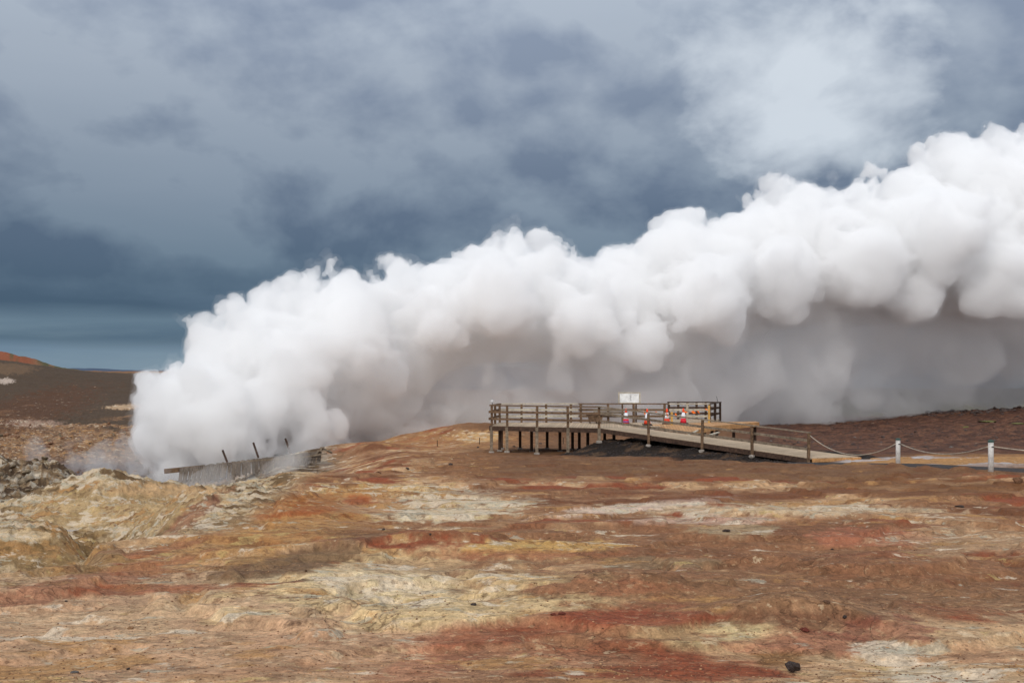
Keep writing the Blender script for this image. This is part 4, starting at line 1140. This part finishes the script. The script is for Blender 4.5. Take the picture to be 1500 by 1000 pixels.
# ------------------------------------------------------------------ sky, sun
SUN_EL, SUN_AZ = 34, 204      # azimuth of the sun, clockwise from +Y
def build_world():
    w = bpy.data.worlds.new('World'); SC.world = w; w.use_nodes = True
    nt = w.node_tree; nt.nodes.clear()
    sky = N(nt, 'ShaderNodeTexSky'); sky.sky_type = 'NISHITA'; sky.sun_disc = False
    sky.sun_elevation = math.radians(SUN_EL); sky.sun_rotation = math.radians(SUN_AZ)
    tc = N(nt, 'ShaderNodeTexCoord').outputs['Generated']
    sx = N(nt, 'ShaderNodeSeparateXYZ'); nt.links.new(tc, sx.inputs[0])
    x, y, z = sx.outputs
    zc = math_(nt, 'ADD', math_(nt, 'MAXIMUM', z, 0.0), .20)
    cb = N(nt, 'ShaderNodeCombineXYZ')
    nt.links.new(math_(nt, 'DIVIDE', x, zc), cb.inputs[0]); nt.links.new(math_(nt, 'DIVIDE', y, zc), cb.inputs[1])
    p = cb.outputs[0]
    q = mapping(nt, tc, (1, 1, 1.45), loc=(.37, .1, .2))
    def lump(vec):
        a = noise(nt, vec, 3.3, 6, .5, .25)
        b = noise(nt, mapping(nt, vec, (1, 1, 1), loc=(4, 3, 1)), 8.5, 6, .52, .2)
        return math_(nt, 'ADD', math_(nt, 'MULTIPLY', a, .68), math_(nt, 'MULTIPLY', b, .32)), b
    n1, n2 = lump(q)
    n1s, _ = lump(mapping(nt, q, (1, 1, 1), loc=(.018, 0, .045)))
    emb = math_(nt, 'MULTIPLY', math_(nt, 'SUBTRACT', n1, n1s), 1.9)
    n3 = noise(nt, mapping(nt, tc, (1, 1, 7), loc=(2, 5, 1)), 4.0, 6, .5, .3)
    low = N(nt, 'ShaderNodeMapRange'); nt.links.new(z, low.inputs[0]); low.inputs[1].default_value = .13; low.inputs[2].default_value = .05
    v = math_(nt, 'ADD', n1, emb)
    vm = N(nt, 'ShaderNodeMix'); nt.links.new(low.outputs[0], vm.inputs[0]); nt.links.new(v, vm.inputs[2]); nt.links.new(n3, vm.inputs[3]); v = vm.outputs[0]
    # lower cloud deck is dark slate, the higher part lets more light through
    el = N(nt, 'ShaderNodeMapRange'); nt.links.new(z, el.inputs[0]); el.inputs[1].default_value = 0; el.inputs[2].default_value = .42
    e2 = math_(nt, 'ADD', el.outputs[0], math_(nt, 'MULTIPLY', math_(nt, 'SUBTRACT', n3, .5), .06))
    dark = ramp(nt, e2, [(0, s2l((112, 136, 154))), (.075, s2l((104, 129, 152))), (.10, s2l((72, 98, 122))), (.135, s2l((94, 118, 138))), (.17, s2l((60, 84, 108))), (.25, s2l((70, 91, 114))), (.4, s2l((92, 108, 130))), (.7, s2l((134, 147, 167))), (1, s2l((150, 163, 184)))])
    lite = ramp(nt, e2, [(0, s2l((128, 150, 168))), (.075, s2l((122, 145, 162))), (.10, s2l((92, 116, 134))), (.135, s2l((112, 134, 152))), (.17, s2l((80, 104, 128))), (.25, s2l((98, 119, 138))), (.4, s2l((126, 141, 158))), (.7, s2l((166, 177, 191))), (1, s2l((190, 201, 215)))])
    f = ramp(nt, v, [(.36, 0.), (.64, 1.)])
    c = mixc(nt, f, dark, lite)
    # brighter thin spot in the cloud, upper right
    dv = W(1200, 95, 1000) - Vector((0, 0, ZC)); dv.normalize()
    dt = N(nt, 'ShaderNodeVectorMath', operation='DOT_PRODUCT'); nt.links.new(tc, dt.inputs[0]); dt.inputs[1].default_value = dv
    sp = math_(nt, 'ADD', dt.outputs['Value'], math_(nt, 'MULTIPLY', math_(nt, 'SUBTRACT', n1, .5), .06))
    f2 = ramp(nt, sp, [(.9915, 0.), (1.0035, 1.)], 'EASE')
    c = mixc(nt, math_(nt, 'MULTIPLY', f2, .78), c, s2l((224, 232, 240)))
    # overhead and behind the viewer the overcast is bright
    b1_ = N(nt, 'ShaderNodeMapRange'); nt.links.new(z, b1_.inputs[0]); b1_.inputs[1].default_value = .42; b1_.inputs[2].default_value = .8
    b2__ = N(nt, 'ShaderNodeMapRange'); nt.links.new(y, b2__.inputs[0]); b2__.inputs[1].default_value = .2; b2__.inputs[2].default_value = -.5
    bb = math_(nt, 'MAXIMUM', b1_.outputs[0], b2__.outputs[0])
    c = mixc(nt, bb, c, (.90, .93, .985))
    bg1 = N(nt, 'ShaderNodeBackground'); nt.links.new(sky.outputs[0], bg1.inputs[0]); bg1.inputs[1].default_value = .08
    bg2 = N(nt, 'ShaderNodeBackground'); nt.links.new(c, bg2.inputs[0]); bg2.inputs[1].default_value = 1.0
    mx = N(nt, 'ShaderNodeMixShader'); mx.inputs[0].default_value = .93
    nt.links.new(bg1.outputs[0], mx.inputs[1]); nt.links.new(bg2.outputs[0], mx.inputs[2])
    o = N(nt, 'ShaderNodeOutputWorld'); nt.links.new(mx.outputs[0], o.inputs[0])
build_world()
L = bpy.data.lights.new('sun', 'SUN'); L.energy = 1.3; L.angle = math.radians(12); L.color = (1, .965, .92)
so = bpy.data.objects.new('sun', L); link(so)
az, el = math.radians(SUN_AZ), math.radians(SUN_EL)
sd = Vector((math.sin(az) * math.cos(el), math.cos(az) * math.cos(el), math.sin(el)))
so.rotation_euler = sd.to_track_quat('Z', 'Y').to_euler(); so.location = sd * 50

# ------------------------------------------------------------------ camera, render
cam = bpy.data.cameras.new('camera'); co = bpy.data.objects.new('camera', cam); link(co)
co.location = (0, 0, ZC); co.rotation_euler = (math.radians(90), 0, 0)
cam.lens = 35; cam.sensor_width = 36; cam.shift_y = (HZ - 500) / 1500; cam.clip_end = 20000; cam.clip_start = .1
SC.camera = co
SC.render.engine = 'CYCLES'
cy = SC.cycles
cy.use_denoising = True
cy.max_bounces = 32; cy.volume_bounces = 26; cy.diffuse_bounces = 2; cy.glossy_bounces = 1; cy.transmission_bounces = 1; cy.transparent_max_bounces = 64
cy.caustics_reflective = False; cy.caustics_refractive = False
vs = SC.view_settings; vs.view_transform = 'Standard'; vs.look = 'None'; vs.gamma = 1; vs.use_curve_mapping = False; vs.exposure = 0
